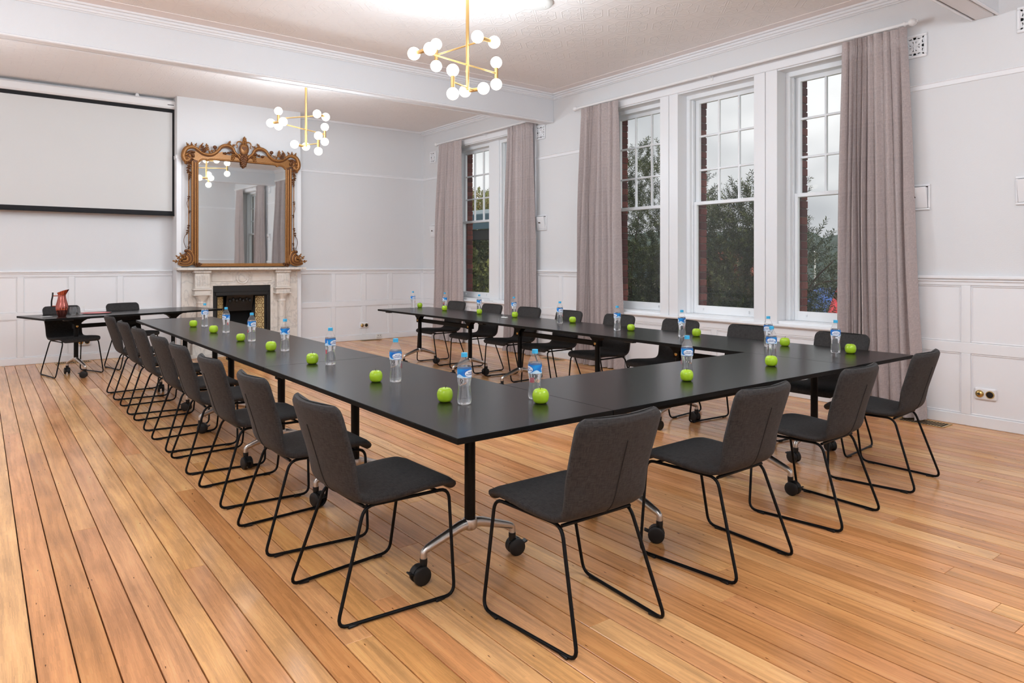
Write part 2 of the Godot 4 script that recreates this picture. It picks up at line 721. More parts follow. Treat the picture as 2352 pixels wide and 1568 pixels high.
# wainscot on a wall. b maps (along, up, out) to the room; stiles are the centres of the upright boards
func wainscot(node: Node, b: Transform3D, s0: float, s1: float, stiles: Array, gaps := []) -> void:
	var sw := 0.074
	var runs := [[s0, s1]]
	for g in gaps:
		var nr := []
		for r in runs:
			if g[0] < r[1] and g[1] > r[0]:
				if g[0] > r[0]:
					nr.push_back([r[0], g[0]])
				if g[1] < r[1]:
					nr.push_back([g[1], r[1]])
			else:
				nr.push_back(r)
		runs = nr
	var bar := func(called: String, a0: float, a1: float, y0: float, y1: float, d: float, bev: float):
		if a1 - a0 < 0.004:
			return
		var o := part(node, called, MB.new().box(Vector3((a0 + a1) / 2, (y0 + y1) / 2, d / 2), Vector3(a1 - a0, y1 - y0, d), bev), M.trim_paint)
		o.transform = b
	# full-length pieces below the sills
	for r in [[s0, s1]]:
		bar.call("baseboard", r[0], r[1], 0.0, 0.095, 0.024, 0.005)
		bar.call("middle_rail", r[0], r[1], 0.610, 0.700, 0.018, 0.004)
	for r in runs:
		bar.call("top_rail", r[0], r[1], 1.182, 1.236, 0.018, 0.004)
		bar.call("chair_rail", r[0], r[1], 1.234, 1.266, 0.042, 0.009)
		bar.call("chair_rail_mould", r[0], r[1], 1.212, 1.236, 0.028, 0.007)
	var edges := [s0]
	for c in stiles:
		bar.call("stile", c - sw / 2, c + sw / 2, 0.095, 0.610, 0.018, 0.004)
		var free := true
		for g in gaps:
			if c > g[0] and c < g[1]:
				free = false
		if free:
			bar.call("stile", c - sw / 2, c + sw / 2, 0.700, 1.182, 0.018, 0.004)
		edges.push_back(c - sw / 2)
		edges.push_back(c + sw / 2)
	edges.push_back(s1)
	for i in range(0, edges.size(), 2):
		for row in [[0.095, 0.610], [0.700, 1.182]]:
			var a0: float = edges[i]
			var a1: float = edges[i + 1]
			if a1 - a0 < 0.06:
				continue
			if row[0] > 0.5:
				for g in gaps:
					if a0 < g[1] and a1 > g[0]:
						if a0 < g[0]:
							a1 = minf(a1, g[0])
						else:
							a0 = maxf(a0, g[1])
				if a1 - a0 < 0.06:
					continue
			var mb := MB.new()
			mb.box(Vector3((a0 + a1) / 2, (row[0] + row[1]) / 2, 0.003), Vector3(a1 - a0, row[1] - row[0], 0.006))
			for q in [[a0, a1, row[0], row[0] + 0.014], [a0, a1, row[1] - 0.014, row[1]], [a0, a0 + 0.014, row[0] + 0.014, row[1] - 0.014], [a1 - 0.014, a1, row[0] + 0.014, row[1] - 0.014]]:
				mb.box(Vector3((q[0] + q[1]) / 2, (q[2] + q[3]) / 2, 0.007), Vector3(q[1] - q[0], q[3] - q[2], 0.012), 0.005)
			var o := part(node, "panel", mb, M.trim_paint)
			o.transform = b

# a moulding between wall and ceiling, or rail, drawn as stacked steps [(y0, y1, out)]
func moulding(node: Node, called: String, b: Transform3D, s0: float, s1: float, steps: Array, m: Material) -> void:
	var mb := MB.new()
	for s in steps:
		mb.box(Vector3((s0 + s1) / 2, (s[0] + s[1]) / 2, s[2] / 2), Vector3(s1 - s0, s[1] - s[0], s[2]), minf(0.006, s[2] * 0.4))
	var o := part(node, called, mb, m)
	o.transform = b

const CROWN := [[3.735, 3.752, 0.016], [3.748, 3.775, 0.030], [3.770, 3.800, 0.050], [3.796, 3.822, 0.078]]
const PICTURE_RAIL := [[2.905, 2.948, 0.008], [2.944, 2.957, 0.014]]

# wall frames: (along, up, out of the wall)
func on_right() -> Transform3D:
	return Transform3D(Basis(Vector3(0, 0, 1), Vector3.UP, Vector3(-1, 0, 0)), Vector3(XW, 0, 0))
func on_back() -> Transform3D:
	return Transform3D(Basis(Vector3(1, 0, 0), Vector3.UP, Vector3(0, 0, 1)), Vector3(0, 0, ZB))
func on_left() -> Transform3D:
	return Transform3D(Basis(Vector3(0, 0, -1), Vector3.UP, Vector3(1, 0, 0)), Vector3(XL, 0, 0))
func on_rear() -> Transform3D:
	return Transform3D(Basis(Vector3(-1, 0, 0), Vector3.UP, Vector3(0, 0, -1)), Vector3(0, 0, ZR))

const W_A := [-6.725, -3.084]
const W_B := [-10.51, -8.205]
const W_C := [-1.50, 0.805]

func make_walls() -> void:
	var y0 := 0.735
	var y1 := 3.40
	# window wall
	var w := structure("wall_right")
	wall_with_holes(w, XW, XW + 0.31, ZB - 0.3, ZR + 0.3, CEIL + 0.1, [[W_B[0], W_B[1], y0, y1], [W_A[0], W_A[1], y0, y1], [W_C[0], W_C[1], y0, y1]])
	var gaps := []
	for q in [W_A, W_B, W_C]:
		gaps.push_back([q[0] - 0.13, q[1] + 0.13])
	wainscot(w, on_right(), ZB, ZR, [-10.75, -9.9, -9.35, -8.75, -8.06, -7.53, -7.0, -6.3, -5.6, -4.9, -4.2, -3.5, -2.90, -2.354, -1.7, -1.1, -0.5, 0.1, 0.7, 1.2], gaps)
	for r in [[ZB, -10.62], [-8.10, -6.84], [-2.97, -1.62], [0.92, ZR]]:
		moulding(w, "picture_rail", on_right(), r[0], r[1], PICTURE_RAIL, M.trim_paint)
	for r in [[ZB, -7.87], [-7.70, -2.32], [-2.12, ZR]]:
		moulding(w, "crown_moulding", on_right(), r[0], r[1], CROWN, M.trim_paint)
	# brick outside: a plain leaf set back from the openings, and single bricks up the jambs
	var leaf := MB.new()
	var jambs := []
	for q in [[-10.51, -9.485], [-9.225, -8.205], [-6.725, -5.695], [-5.42, -4.39], [-4.114, -3.084], [-1.5, -0.475], [-0.215, 0.805]]:
		jambs.push_back([q[0] + 0.088, q[1] - 0.088])
	var z := ZB - 0.3
	for j in jambs:
		leaf.span(Vector3(6.962, -4.0, z), Vector3(7.068, 4.4, j[0] - 0.006))
		leaf.span(Vector3(6.962, -4.0, j[0] - 0.006), Vector3(7.068, 0.66, j[1] + 0.006))
		leaf.span(Vector3(6.962, 3.37, j[0] - 0.006), Vector3(7.068, 4.4, j[1] + 0.006))
		z = j[1] + 0.006
	leaf.span(Vector3(6.962, -4.0, z), Vector3(7.068, 4.4, ZR + 0.3))
	part(w, "outer_leaf", leaf, M.mortar)
	var bricks := []
	for k in 3:
		bricks.push_back(MB.new().box(Vector3(0, 0.038, 0), Vector3(0.112 + 0.003 * k, 0.076, 0.024 + 0.003 * k), 0.004).mesh())
	for j in jambs.slice(0, 5):
		var y := 0.66
		while y < 3.37:
			var o := part(w, "brick", bricks[rng.randi_range(0, 2)], M["brick_%d" % rng.randi_range(0, 3)])
			o.position = Vector3(7.016 + rng.randf_range(-0.002, 0.004), y, j[0] - 0.012 + rng.randf_range(0, 0.004))
			y += 0.0865
	# fireplace wall and chimney breast
	w = structure("wall_back")
	part(w, "plaster", MB.new().span(Vector3(XL - 0.3, 0, ZB - 0.3), Vector3(XW, CEIL + 0.1, ZB)), M.wall_paint)
	wainscot(w, on_back(), XL, XW, [-3.2, -2.6, -2.0, -1.4, -0.8, -0.2, 0.44, 1.021, 1.618, 4.859, 5.43, 5.952, 6.616], [[2.31, 4.16]])
	for r in [[XL, 2.31], [4.16, XW]]:
		moulding(w, "picture_rail", on_back(), r[0], r[1], PICTURE_RAIL, M.trim_paint)
		moulding(w, "cornice", on_back(), r[0], r[1], [[3.785, 3.822, 0.03]], M.trim_paint)
	w = structure("wall_chimney_breast")
	var zf := -11.12
	var mb := MB.new()      # a real opening for the grate
	mb.span(Vector3(2.31, 0, ZB), Vector3(2.80, CEIL, zf))
	mb.span(Vector3(3.665, 0, ZB), Vector3(4.16, CEIL, zf))
	mb.span(Vector3(2.80, 1.03, ZB), Vector3(3.665, CEIL, zf))
	part(w, "plaster", mb, M.wall_paint)
	var face := Transform3D(Basis.IDENTITY, Vector3(0, 0, zf))
	moulding(w, "picture_rail", face, 2.29, 4.18, PICTURE_RAIL, M.trim_paint)
	moulding(w, "picture_rail", Transform3D(Basis(Vector3(0, 0, 1), Vector3.UP, Vector3(-1, 0, 0)), Vector3(2.31, 0, 0)), ZB, zf, PICTURE_RAIL, M.trim_paint)
	moulding(w, "picture_rail", Transform3D(Basis(Vector3(0, 0, -1), Vector3.UP, Vector3(1, 0, 0)), Vector3(4.16, 0, 0)), -zf, -ZB, PICTURE_RAIL, M.trim_paint)
	moulding(w, "lining_board", face, 2.30, 2.37, [[0.0, 2.91, 0.012]], M.trim_paint)
	moulding(w, "lining_board", face, 4.10, 4.17, [[0.0, 2.91, 0.012]], M.trim_paint)
	# left wall with its own row of windows, and the wall behind the photographer
	w = structure("wall_left")
	wall_with_holes(w, XL - 0.31, XL, ZB - 0.3, ZR + 0.3, CEIL + 0.1, [[W_A[0], W_A[1], y0, y1]])
	wainscot(w, on_left(), -ZR, -ZB, [-0.9, -0.2, 0.5, 1.2, 1.9, 2.6, 3.3, 4.0, 4.7, 5.4, 6.1, 6.8, 7.5, 8.2, 8.9, 9.6, 10.3, 11.0], [[-W_A[1] - 0.13, -W_A[0] + 0.13]])
	w = structure("wall_rear")
	part(w, "plaster", MB.new().span(Vector3(XL - 0.3, 0, ZR), Vector3(XW, CEIL + 0.1, ZR + 0.3)), M.wall_paint)
	wainscot(w, on_rear(), -XW, -XL, [-6.0, -5.4, -4.8, -4.2, -3.6, -3.0, -2.4, -1.8, -1.2, -0.6, 0.0, 0.6, 1.2, 1.8, 2.4, 3.0])
	moulding(w, "picture_rail", on_rear(), -XW, -XL, PICTURE_RAIL, M.trim_paint)

func make_ceiling() -> void:
	var c := structure("ceiling")
	part(c, "pressed_ceiling", MB.new().span(Vector3(XL - 0.3, CEIL, ZB - 0.3), Vector3(XW + 0.3, CEIL + 0.15, ZR + 0.3)), M.ceiling_paint)
	# plain margins beside the beams and walls
	for q in [[-7.70, -7.45], [-2.57, -2.32], [-8.12, -7.87]]:
		part(c, "margin", MB.new().span(Vector3(XL, CEIL - 0.006, q[0]), Vector3(XW, CEIL, q[1]), 0.002), M.ceiling_plain)
	for q in [[-7.45, -2.57]]:
		part(c, "margin", MB.new().span(Vector3(XW - 0.2, CEIL - 0.006, q[0]), Vector3(XW, CEIL, q[1]), 0.002), M.ceiling_plain)
	# downstand beams
	for q in [[-7.87, -7.70], [-2.32, -2.12]]:
		var b := structure("trim_1" if q[0] < -5 else "trim_2")
		b.set_meta("label", "white ceiling beam across the room")
		part(b, "beam", MB.new().span(Vector3(XL, 3.43, q[0]), Vector3(XW, CEIL, q[1]), 0.004), M.beam_paint)
		part(b, "bottom_board", MB.new().span(Vector3(XL, 3.412, q[0] + 0.03), Vector3(XW, 3.436, q[1] - 0.03), 0.006), M.trim_paint)
		for s in [q[0] - 0.006, q[1] - 0.016]:
			part(b, "bead", MB.new().span(Vector3(XL, 3.405, s), Vector3(XW, 3.43, s + 0.022), 0.008), M.trim_paint)
		moulding(b, "crown_moulding", Transform3D(Basis.IDENTITY, Vector3(0, 0, q[1])), XL, XW, CROWN, M.trim_paint)
		moulding(b, "crown_moulding", Transform3D(Basis(Vector3(-1, 0, 0), Vector3.UP, Vector3(0, 0, -1)), Vector3(0, 0, q[0])), -XW, -XL, CROWN, M.trim_paint)

# one double-hung sash window in a recess from z0 to z1; turned is a transform for the windows opposite
func sash_window(n: int, z0: float, z1: float, face: float, turned := Transform3D.IDENTITY) -> void:
	var w := structure("window_%d" % n)
	w.transform = turned
	var xu := 6.93
	var xl := 6.885
	var yb := 0.735
	# linings of the recess
	for s in [[z0, z0 + 0.048], [z1 - 0.048, z1]]:
		part(w, "pulley_stile", MB.new().span(Vector3(maxf(face, 6.80), 0.766, s[0]), Vector3(6.965, 3.335, s[1]), 0.004), M.sash_paint)
	part(w, "head", MB.new().span(Vector3(maxf(face, 6.80), 3.335, z0), Vector3(6.965, 3.40, z1), 0.004), M.sash_paint)
	for s in [z0 + 0.040, z1 - 0.062]:
		part(w, "stop_bead", MB.new().span(Vector3(6.845, 0.766, s), Vector3(6.862, 3.334, s + 0.022), 0.004), M.sash_paint)
	part(w, "inner_sill", MB.new().span(Vector3(6.66, 0.70, z0), Vector3(6.97, 0.765, z1), 0.004), M.sash_paint)
	part(w, "outer_sill", MB.new().span(Vector3(6.96, 0.62, z0 + 0.06), Vector3(7.12, 0.70, z1 - 0.06), 0.006), M.sash_paint)
	var a := z0 + 0.05
	var b := z1 - 0.05
	var gl := z0 + 0.105
	var gr := z1 - 0.105
	# upper sash, three by three
	var u := part(w, "upper_sash", MB.new().span(Vector3(xu - 0.02, 2.067, a), Vector3(xu + 0.02, 3.345, gl), 0.004).span(Vector3(xu - 0.02, 2.067, gr), Vector3(xu + 0.02, 3.345, b), 0.004).span(Vector3(xu - 0.02, 3.29, gl), Vector3(xu + 0.02, 3.345, gr), 0.004).span(Vector3(xu - 0.02, 2.067, gl), Vector3(xu + 0.02, 2.108, gr), 0.004), M.sash_paint)
	var ys := [2.108, 2.488, 2.895, 3.29]
	for k in [1, 2]:
		var zz := lerpf(gl, gr, k / 3.0)
		part(u, "glazing_bar", MB.new().span(Vector3(xu - 0.017, 2.108, zz - 0.012), Vector3(xu + 0.017, 3.29, zz + 0.012), 0.005), M.sash_paint)
		part(u, "glazing_bar", MB.new().span(Vector3(xu - 0.016, ys[k] - 0.012, gl), Vector3(xu + 0.016, ys[k] + 0.012, gr), 0.005), M.sash_paint)
	for i in 3:
		for j in 3:
			part(u, "pane", MB.new().span(Vector3(xu + 0.001, ys[j] + 0.008, lerpf(gl, gr, i / 3.0) + 0.008), Vector3(xu + 0.004, ys[j + 1] - 0.008, lerpf(gl, gr, (i + 1) / 3.0) - 0.008)), M.pane)
	# lower sash, one pane
	var l := part(w, "lower_sash", MB.new().span(Vector3(xl - 0.02, 0.766, a), Vector3(xl + 0.02, 2.107, gl - 0.004), 0.004).span(Vector3(xl - 0.02, 0.766, gr + 0.004), Vector3(xl + 0.02, 2.107, b), 0.004).span(Vector3(xl - 0.02, 0.766, gl - 0.004), Vector3(xl + 0.02, 0.863, gr + 0.004), 0.004).span(Vector3(xl - 0.02, 2.066, gl - 0.004), Vector3(xl + 0.02, 2.107, gr + 0.004), 0.004), M.sash_paint)
	part(l, "pane", MB.new().span(Vector3(xl + 0.001, 0.856, gl - 0.01), Vector3(xl + 0.004, 2.072, gr + 0.01)), M.pane)
	for s in [gl + 0.10, gr - 0.10]:
		part(l, "sash_lift", MB.new().box(Vector3(xl - 0.028, 0.825, s), Vector3(0.022, 0.020, 0.012), 0.004).box(Vector3(xl - 0.034, 0.812, s), Vector3(0.012, 0.014, 0.012), 0.003), M.sash_paint)

func make_windows() -> void:
	var n := 1
	for q in [[-10.51, -9.485, 6.79], [-9.225, -8.205, 6.79], [-6.725, -5.695, XW], [-5.42, -4.39, XW], [-4.114, -3.084, XW], [-1.5, -0.475, 6.79], [-0.215, 0.805, 6.79]]:
		sash_window(n, q[0], q[1], q[2])
		n += 1
	var opposite := Transform3D(Basis(Vector3.UP, PI), Vector3(XL + XW, 0, -9.809))
	for q in [[-6.725, -5.695], [-5.42, -4.39], [-4.114, -3.084]]:
		sash_window(n, q[0], q[1], XW, opposite)
		n += 1
	# posts, architraves and sills round each group
	var k := 3
	for side in [Transform3D.IDENTITY, opposite]:
		for g in ([[W_A, XW - 0.012, [[-5.695, -5.42], [-4.39, -4.114]]], [W_B, 6.78, [[-9.485, -9.225]]], [W_C, 6.78, [[-0.475, -0.215]]]] if side == Transform3D.IDENTITY else [[W_A, XW - 0.012, [[-5.695, -5.42], [-4.39, -4.114]]]]):
			var t := structure("trim_%d" % k)
			t.transform = side
			k += 1
			for p in g[2]:
				if g[1] > 6.7:
					part(t, "mullion", MB.new().span(Vector3(g[1], 0.735, p[0]), Vector3(6.96, 3.40, p[1]), 0.006), M.sash_paint)
				else:
					var mid: float = (p[0] + p[1]) / 2
					part(t, "mullion", MB.new().span(Vector3(g[1], 0.735, p[0]), Vector3(6.96, 3.40, mid - 0.003), 0.004), M.trim_paint)
					part(t, "mullion", MB.new().span(Vector3(g[1], 0.735, mid + 0.003), Vector3(6.96, 3.40, p[1]), 0.004), M.trim_paint)
			var a: float = g[0][0]
			var b: float = g[0][1]
			for s in [[a - 0.11, a], [b, b + 0.11]]:
				part(t, "architrave", MB.new().span(Vector3(XW - 0.022, 0.735, s[0]), Vector3(XW + 0.01, 3.48, s[1]), 0.006), M.trim_paint)
			part(t, "head_board", MB.new().span(Vector3(XW - 0.020, 3.40, a - 0.11), Vector3(XW + 0.01, 3.482, b + 0.11), 0.006), M.trim_paint)
			part(t, "head_reveal", MB.new().span(Vector3(XW, 3.385, a), Vector3(6.82, 3.402, b), 0.003), M.trim_paint)
			part(t, "sill_nosing", MB.new().span(Vector3(XW - 0.062, 0.705, a - 0.13), Vector3(XW + 0.02, 0.737, b + 0.13), 0.012), M.trim_paint)
			part(t, "apron", MB.new().span(Vector3(XW - 0.022, 0.628, a - 0.10), Vector3(XW + 0.005, 0.705, b + 0.10), 0.005), M.trim_paint)


# ---------------------------------------------------------------- chairs
# front is -z; the origin lies on the floor between the runners
func chair_shell() -> Array:
	var prof := curve([Vector3(0, 0.418, -0.298), Vector3(0, 0.442, -0.300), Vector3(0, 0.458, -0.262), Vector3(0, 0.459, -0.17), Vector3(0, 0.450, -0.04), Vector3(0, 0.447, 0.06), Vector3(0, 0.455, 0.115), Vector3(0, 0.482, 0.155), Vector3(0, 0.53, 0.178), Vector3(0, 0.60, 0.199), Vector3(0, 0.68, 0.223), Vector3(0, 0.76, 0.247), Vector3(0, 0.808, 0.2615), Vector3(0, 0.825, 0.2665), Vector3(0, 0.832, 0.2685)], 4)
	var m := prof.size()
	var len := [0.0]
	for i in range(1, m):
		len.push_back(len[i - 1] + (prof[i] - prof[i - 1]).length())
	var total: float = len[m - 1]
	var rows := []
	for i in m:
		var d: Vector3 = (prof[mini(i + 1, m - 1)] - prof[maxi(i - 1, 0)]).normalized()
		var up := Vector3.RIGHT.cross(d).normalized()      # out of the sitting side is -up for the back, so turn it
		if up.dot(Vector3(0, 1, -0.6)) < 0:
			up = -up
		var f: float = len[i] / total
		var w := 0.222 - 0.016 * smoothstep(0.25, 0.55, f) + 0.010 * smoothstep(0.6, 1.0, f)
		var r := 0.055
		var from_end: float = minf(len[i] + 0.004, total - len[i] + 0.004)
		if from_end < r:
			w -= r - sqrt(r * r - (r - from_end) * (r - from_end))
		var hollow := 0.040 * smoothstep(0.42, 0.75, f)
		var th := 0.017 * minf(1.0, sqrt(minf(1.0, from_end / 0.03)) + 0.15)
		var ring := []
		for q in [-1.0, -0.8, -0.55, -0.28, 0.0, 0.28, 0.55, 0.8, 1.0]:
			var e := th * (0.72 if absf(q) > 0.99 else 1.0)
			ring.push_back(prof[i] + Vector3(q * w * 0.985, 0, -hollow * q * q) + up * e)
		ring.push_back(prof[i] + Vector3(w, 0, -hollow))
		for q in [1.0, 0.8, 0.55, 0.28, 0.0, -0.28, -0.55, -0.8, -1.0]:
			var e := th * (0.72 if absf(q) > 0.99 else 1.0)
			ring.push_back(prof[i] + Vector3(q * w * 0.985, 0, -hollow * q * q) - up * e)
		ring.push_back(prof[i] + Vector3(-w, 0, -hollow))
		rows.push_back(ring)
	return rows

func make_chair(label: String) -> Node3D:
	var t := thing("meeting_chair", label, "chair", Vector3.ZERO, 0.0, "charcoal meeting chairs on sled legs")
	var rows := chair_shell()
	var cut := 27
	var seat := MB.new().grid(rows.slice(0, cut + 1), true)
	seat.fan(rows[0])
	part(t, "seat", seat, M.chair_cloth)
	var back := MB.new().grid(rows.slice(cut), true)
	back.fan(rows[rows.size() - 1], true)
	var bk := part(t, "backrest", back, M.chair_cloth)
	var line := []
	for i in range(cut - 2, rows.size() - 13):
		line.push_back(rows[i][14] + Vector3(0, 0, 0.0005))
	part(bk, "back_seam", MB.new().tube(line, 0.0028, 6), M.seam)
	# bent steel rod: one closed loop on each side and a bar across the back
	for s in [-1.0, 1.0]:
		var pts := [Vector3(0.178 * s, 0.424, 0.10), Vector3(0.228 * s, 0.0095, 0.238), Vector3(0.272 * s, 0.0095, -0.262), Vector3(0.200 * s, 0.424, -0.282)]
		part(t, "sled_leg", MB.new().tube(fillet(pts, 0.045, 5, true), 0.0072, 8, false, true), M.black_metal)
		for z in [0.175, -0.195]:
			var x: float = lerpf(0.228, 0.272, (0.238 - z) / 0.5) * s
			part(t, "glide", MB.new().box(Vector3(x, 0.0055, z), Vector3(0.017, 0.011, 0.045), 0.003, Basis(Vector3.UP, 0.088 * s)), M.black_plastic)
	part(t, "crossbar", MB.new().tube([Vector3(-0.178, 0.424, 0.10), Vector3(0.178, 0.424, 0.10)], 0.0072, 8), M.black_metal)
	part(t, "crossbar", MB.new().tube([Vector3(-0.2, 0.424, -0.225), Vector3(0.2, 0.424, -0.225)], 0.0072, 8), M.black_metal)
	return t

func make_chairs() -> void:
	var nth := ["nearest", "second", "third", "fourth", "fifth", "sixth", "seventh", "farthest"]
	var first := make_chair("charcoal upholstered chair, nearest the camera in the left row along the table")
	var spots := []
	var zs := [-2.70, -3.50, -4.295, -5.08, -5.74, -6.55, -7.31, -8.155]
	for i in 8:
		spots.push_back([Vector3(1.292, 0, zs[i]), -PI / 2 + [0.03, 0.0, 0.01, -0.01, 0.02, 0.0, -0.02, 0.0][i], "charcoal upholstered chair, %s of eight in the row along the left tables" % nth[i]])
	var xs := [1.858, 2.778, 3.694, 4.617]
	var zz := [-2.0, -2.01, -2.035, -2.085]
	var tn := [0.0, 0.03, 0.06, 0.09]
	for i in 4:
		spots.push_back([Vector3(xs[i], 0, zz[i]), tn[i], "charcoal chair at near end table, back to camera, %s from the left" % ["first", "second", "third", "last"][i]])
	zs = [-2.74, -3.55, -4.30, -5.10, -5.88, -6.60, -7.37, -8.22]
	for i in 8:
		spots.push_back([Vector3(5.093, 0, zs[i]), PI / 2, "charcoal chair on the window side of the right table row, %s of eight" % nth[i]])
	spots.push_back([Vector3(0.89, 0, -10.155), PI + 0.33, "charcoal chair behind the presenter's table, behind the copper jug"])
	spots.push_back([Vector3(1.60, 0, -10.40), PI + 0.33, "charcoal chair behind the presenter's table, beside the fireplace"])
	for i in spots.size():
		var s: Array = spots[i]
		if i == 0:
			first.position = s[0]
			first.rotation.y = s[1]
			first.set_meta("label", s[2])
		else:
			again(first, "meeting_chair", s[2], s[0], s[1])


# ---------------------------------------------------------------- tables
func caster_meshes() -> Dictionary:
	var wheel := MB.new().lathe([Vector2(0.0, -0.011), Vector2(0.032, -0.011), Vector2(0.040, -0.006), Vector2(0.040, 0.006), Vector2(0.032, 0.011), Vector2(0.016, 0.0128), Vector2(0.0, 0.0128)], 20, Transform3D(Basis(Vector3.FORWARD, PI / 2), Vector3.ZERO))
	var hood := MB.new()
	var rows := []
	for i in 9:
		var a := lerpf(-0.35, PI * 0.95, i / 8.0)
		rows.push_back([Vector3(-0.012, sin(a) * 0.0415, cos(a) * 0.0415), Vector3(0.012, sin(a) * 0.0415, cos(a) * 0.0415)])
	hood.grid(rows)
	hood.lathe([Vector2(0, 0.02), Vector2(0.014, 0.02), Vector2(0.017, 0.05), Vector2(0.017, 0.066), Vector2(0, 0.066)], 14, Transform3D(Basis.IDENTITY, Vector3(0, 0, 0.016)))
	return {"wheel": wheel.mesh(), "hood": hood.mesh(), "tab": MB.new().box(Vector3(0, 0.014, -0.050), Vector3(0.034, 0.007, 0.026), 0.002, Basis(Vector3.RIGHT, 0.4)).mesh()}

# length along local z; off shifts the columns sideways, as on a tilting top
func make_table(called: String, label: String, at: Vector3, turn: float, off := 0.0, length := 2.178) -> void:
	var t := thing(called, label, "table", at, turn, "black tilt-top meeting tables")
	var top := part(t, "tabletop", MB.new().span(Vector3(-0.4, TOP - 0.003, -length / 2), Vector3(0.4, TOP, length / 2), 0.001), M.table_black)
	part(top, "edge_band", MB.new().span(Vector3(-0.3995, TOP - 0.024, -length / 2 + 0.0005), Vector3(0.3995, TOP - 0.003, length / 2 - 0.0005), 0.0012), M.edge_black)
	var c := caster_meshes()
	for s in [-1.0, 1.0]:
		var z: float = s * (length / 2 - 0.485)
		part(t, "column", MB.new().lathe([Vector2(0.0, 0.195), Vector2(0.0245, 0.195), Vector2(0.0245, 0.66), Vector2(0.0, 0.66)], 20, Transform3D(Basis.IDENTITY, Vector3(off, 0, z))), M.black_metal)
		# flared bracket under the top
		var poly := PackedVector2Array([Vector2(-0.16, 0.716), Vector2(0.16, 0.716), Vector2(0.15, 0.70), Vector2(0.075, 0.665), Vector2(0.032, 0.63), Vector2(0.030, 0.575), Vector2(-0.030, 0.575), Vector2(-0.032, 0.63), Vector2(-0.075, 0.665), Vector2(-0.15, 0.70)])
		part(t, "bracket", MB.new().prism(poly, -0.034, 0.034, Transform3D(Basis(Vector3(0, 0, 1), Vector3.UP, Vector3(-1, 0, 0)), Vector3(off, 0, z))), M.black_metal)
		part(t, "top_plate", MB.new().box(Vector3(0, 0.709, z), Vector3(0.52, 0.014, 0.10), 0.004), M.black_metal)
		for k in [-1.0, 1.0]:
			part(t, "hinge_knob", MB.new().lathe([Vector2(0, 0.0), Vector2(0.015, 0.0), Vector2(0.015, 0.006), Vector2(0.009, 0.010), Vector2(0, 0.010)], 14, Transform3D(Basis(Vector3.FORWARD, PI / 2 * k), Vector3(off - 0.03 * -k, 0.605, z))), M.brass_knob)
		# two arched feet
		for k in [-1.0, 1.0]:
			var arm := curve([Vector3(off, 0.205, z), Vector3(off + 0.05 * k, 0.200, z), Vector3(off + 0.12 * k, 0.178, z), Vector3(off + 0.205 * k, 0.150, z), Vector3(off + 0.236 * k, 0.136, z), Vector3(off + 0.240 * k, 0.120, z), Vector3(off + 0.240 * k, 0.100, z)], 4)
			var rad := []
			for i in arm.size():
				rad.push_back(lerpf(0.027, 0.0145, minf(1.0, i / 16.0)))
			part(t, "foot", MB.new().tube(arm, rad, 12), M.aluminium)
			var cs := Node3D.new()
			put(t, cs, "caster")
			cs.position = Vector3(off + 0.240 * k, 0.0403, z)
			cs.rotation.y = rng.randf_range(-2.6, 2.6)
			for x in [-0.0205, 0.0205]:
				var o := part(cs, "wheel", c.wheel, M.black_plastic)
				o.position = Vector3(x, 0, -0.016)
			var h := part(cs, "hood", c.hood, M.black_plastic)
			h.position = Vector3(0, 0, -0.016)
			var tb := part(cs, "brake_tab", c.tab, M.black_plastic)
			tb.position = Vector3(0, 0, -0.012)
		part(t, "hub", MB.new().lathe([Vector2(0, 0.178), Vector2(0.026, 0.178), Vector2(0.034, 0.190), Vector2(0.034, 0.215), Vector2(0.030, 0.226), Vector2(0, 0.226)], 18, Transform3D(Basis.IDENTITY, Vector3(off, 0, z))), M.aluminium)
	part(t, "stretcher", MB.new().span(Vector3(off - 0.011, 0.578, -length / 2 + 0.50), Vector3(off + 0.011, 0.628, length / 2 - 0.50), 0.005), M.black_metal)
	for s in [-1.0, 1.0]:
		part(t, "link_catch", MB.new().box(Vector3(0.36 * s, TOP - 0.031, (length / 2 - 0.25) * s), Vector3(0.05, 0.014, 0.10), 0.003), M.black_plastic)

func make_tables() -> void:
	var zc := [-3.219, -5.40, -7.58]
	var wh := ["near", "middle", "far"]
	for i in 3:
		make_table("meeting_table", "black table, %s one of three end to end in the left arm" % wh[i], Vector3(1.78, 0, zc[i]), PI, [0.02, 0.12, 0.0][i])
	for i in 3:
		make_table("meeting_table", "black table, %s one of three in the right arm beside the windows" % wh[i], Vector3(4.725, 0, zc[i] - 0.01), 0.0, -0.02)
	make_table("meeting_table", "black table across the near end joining the left and right arms", Vector3(3.252, 0, -2.53), PI / 2, 0.0, 2.14)
	# presenter's table, turned a little away from the wall
	var a := 0.30
	var along := Vector3(cos(a), 0, -sin(a))
	var front := Vector3(sin(a), 0, cos(a))
	var corner := Vector3(0.590, 0, -9.417)
	make_table("presenter_table", "black table standing apart by the fireplace with a copper jug", corner + along * 1.089 - front * 0.4, PI / 2 + a)


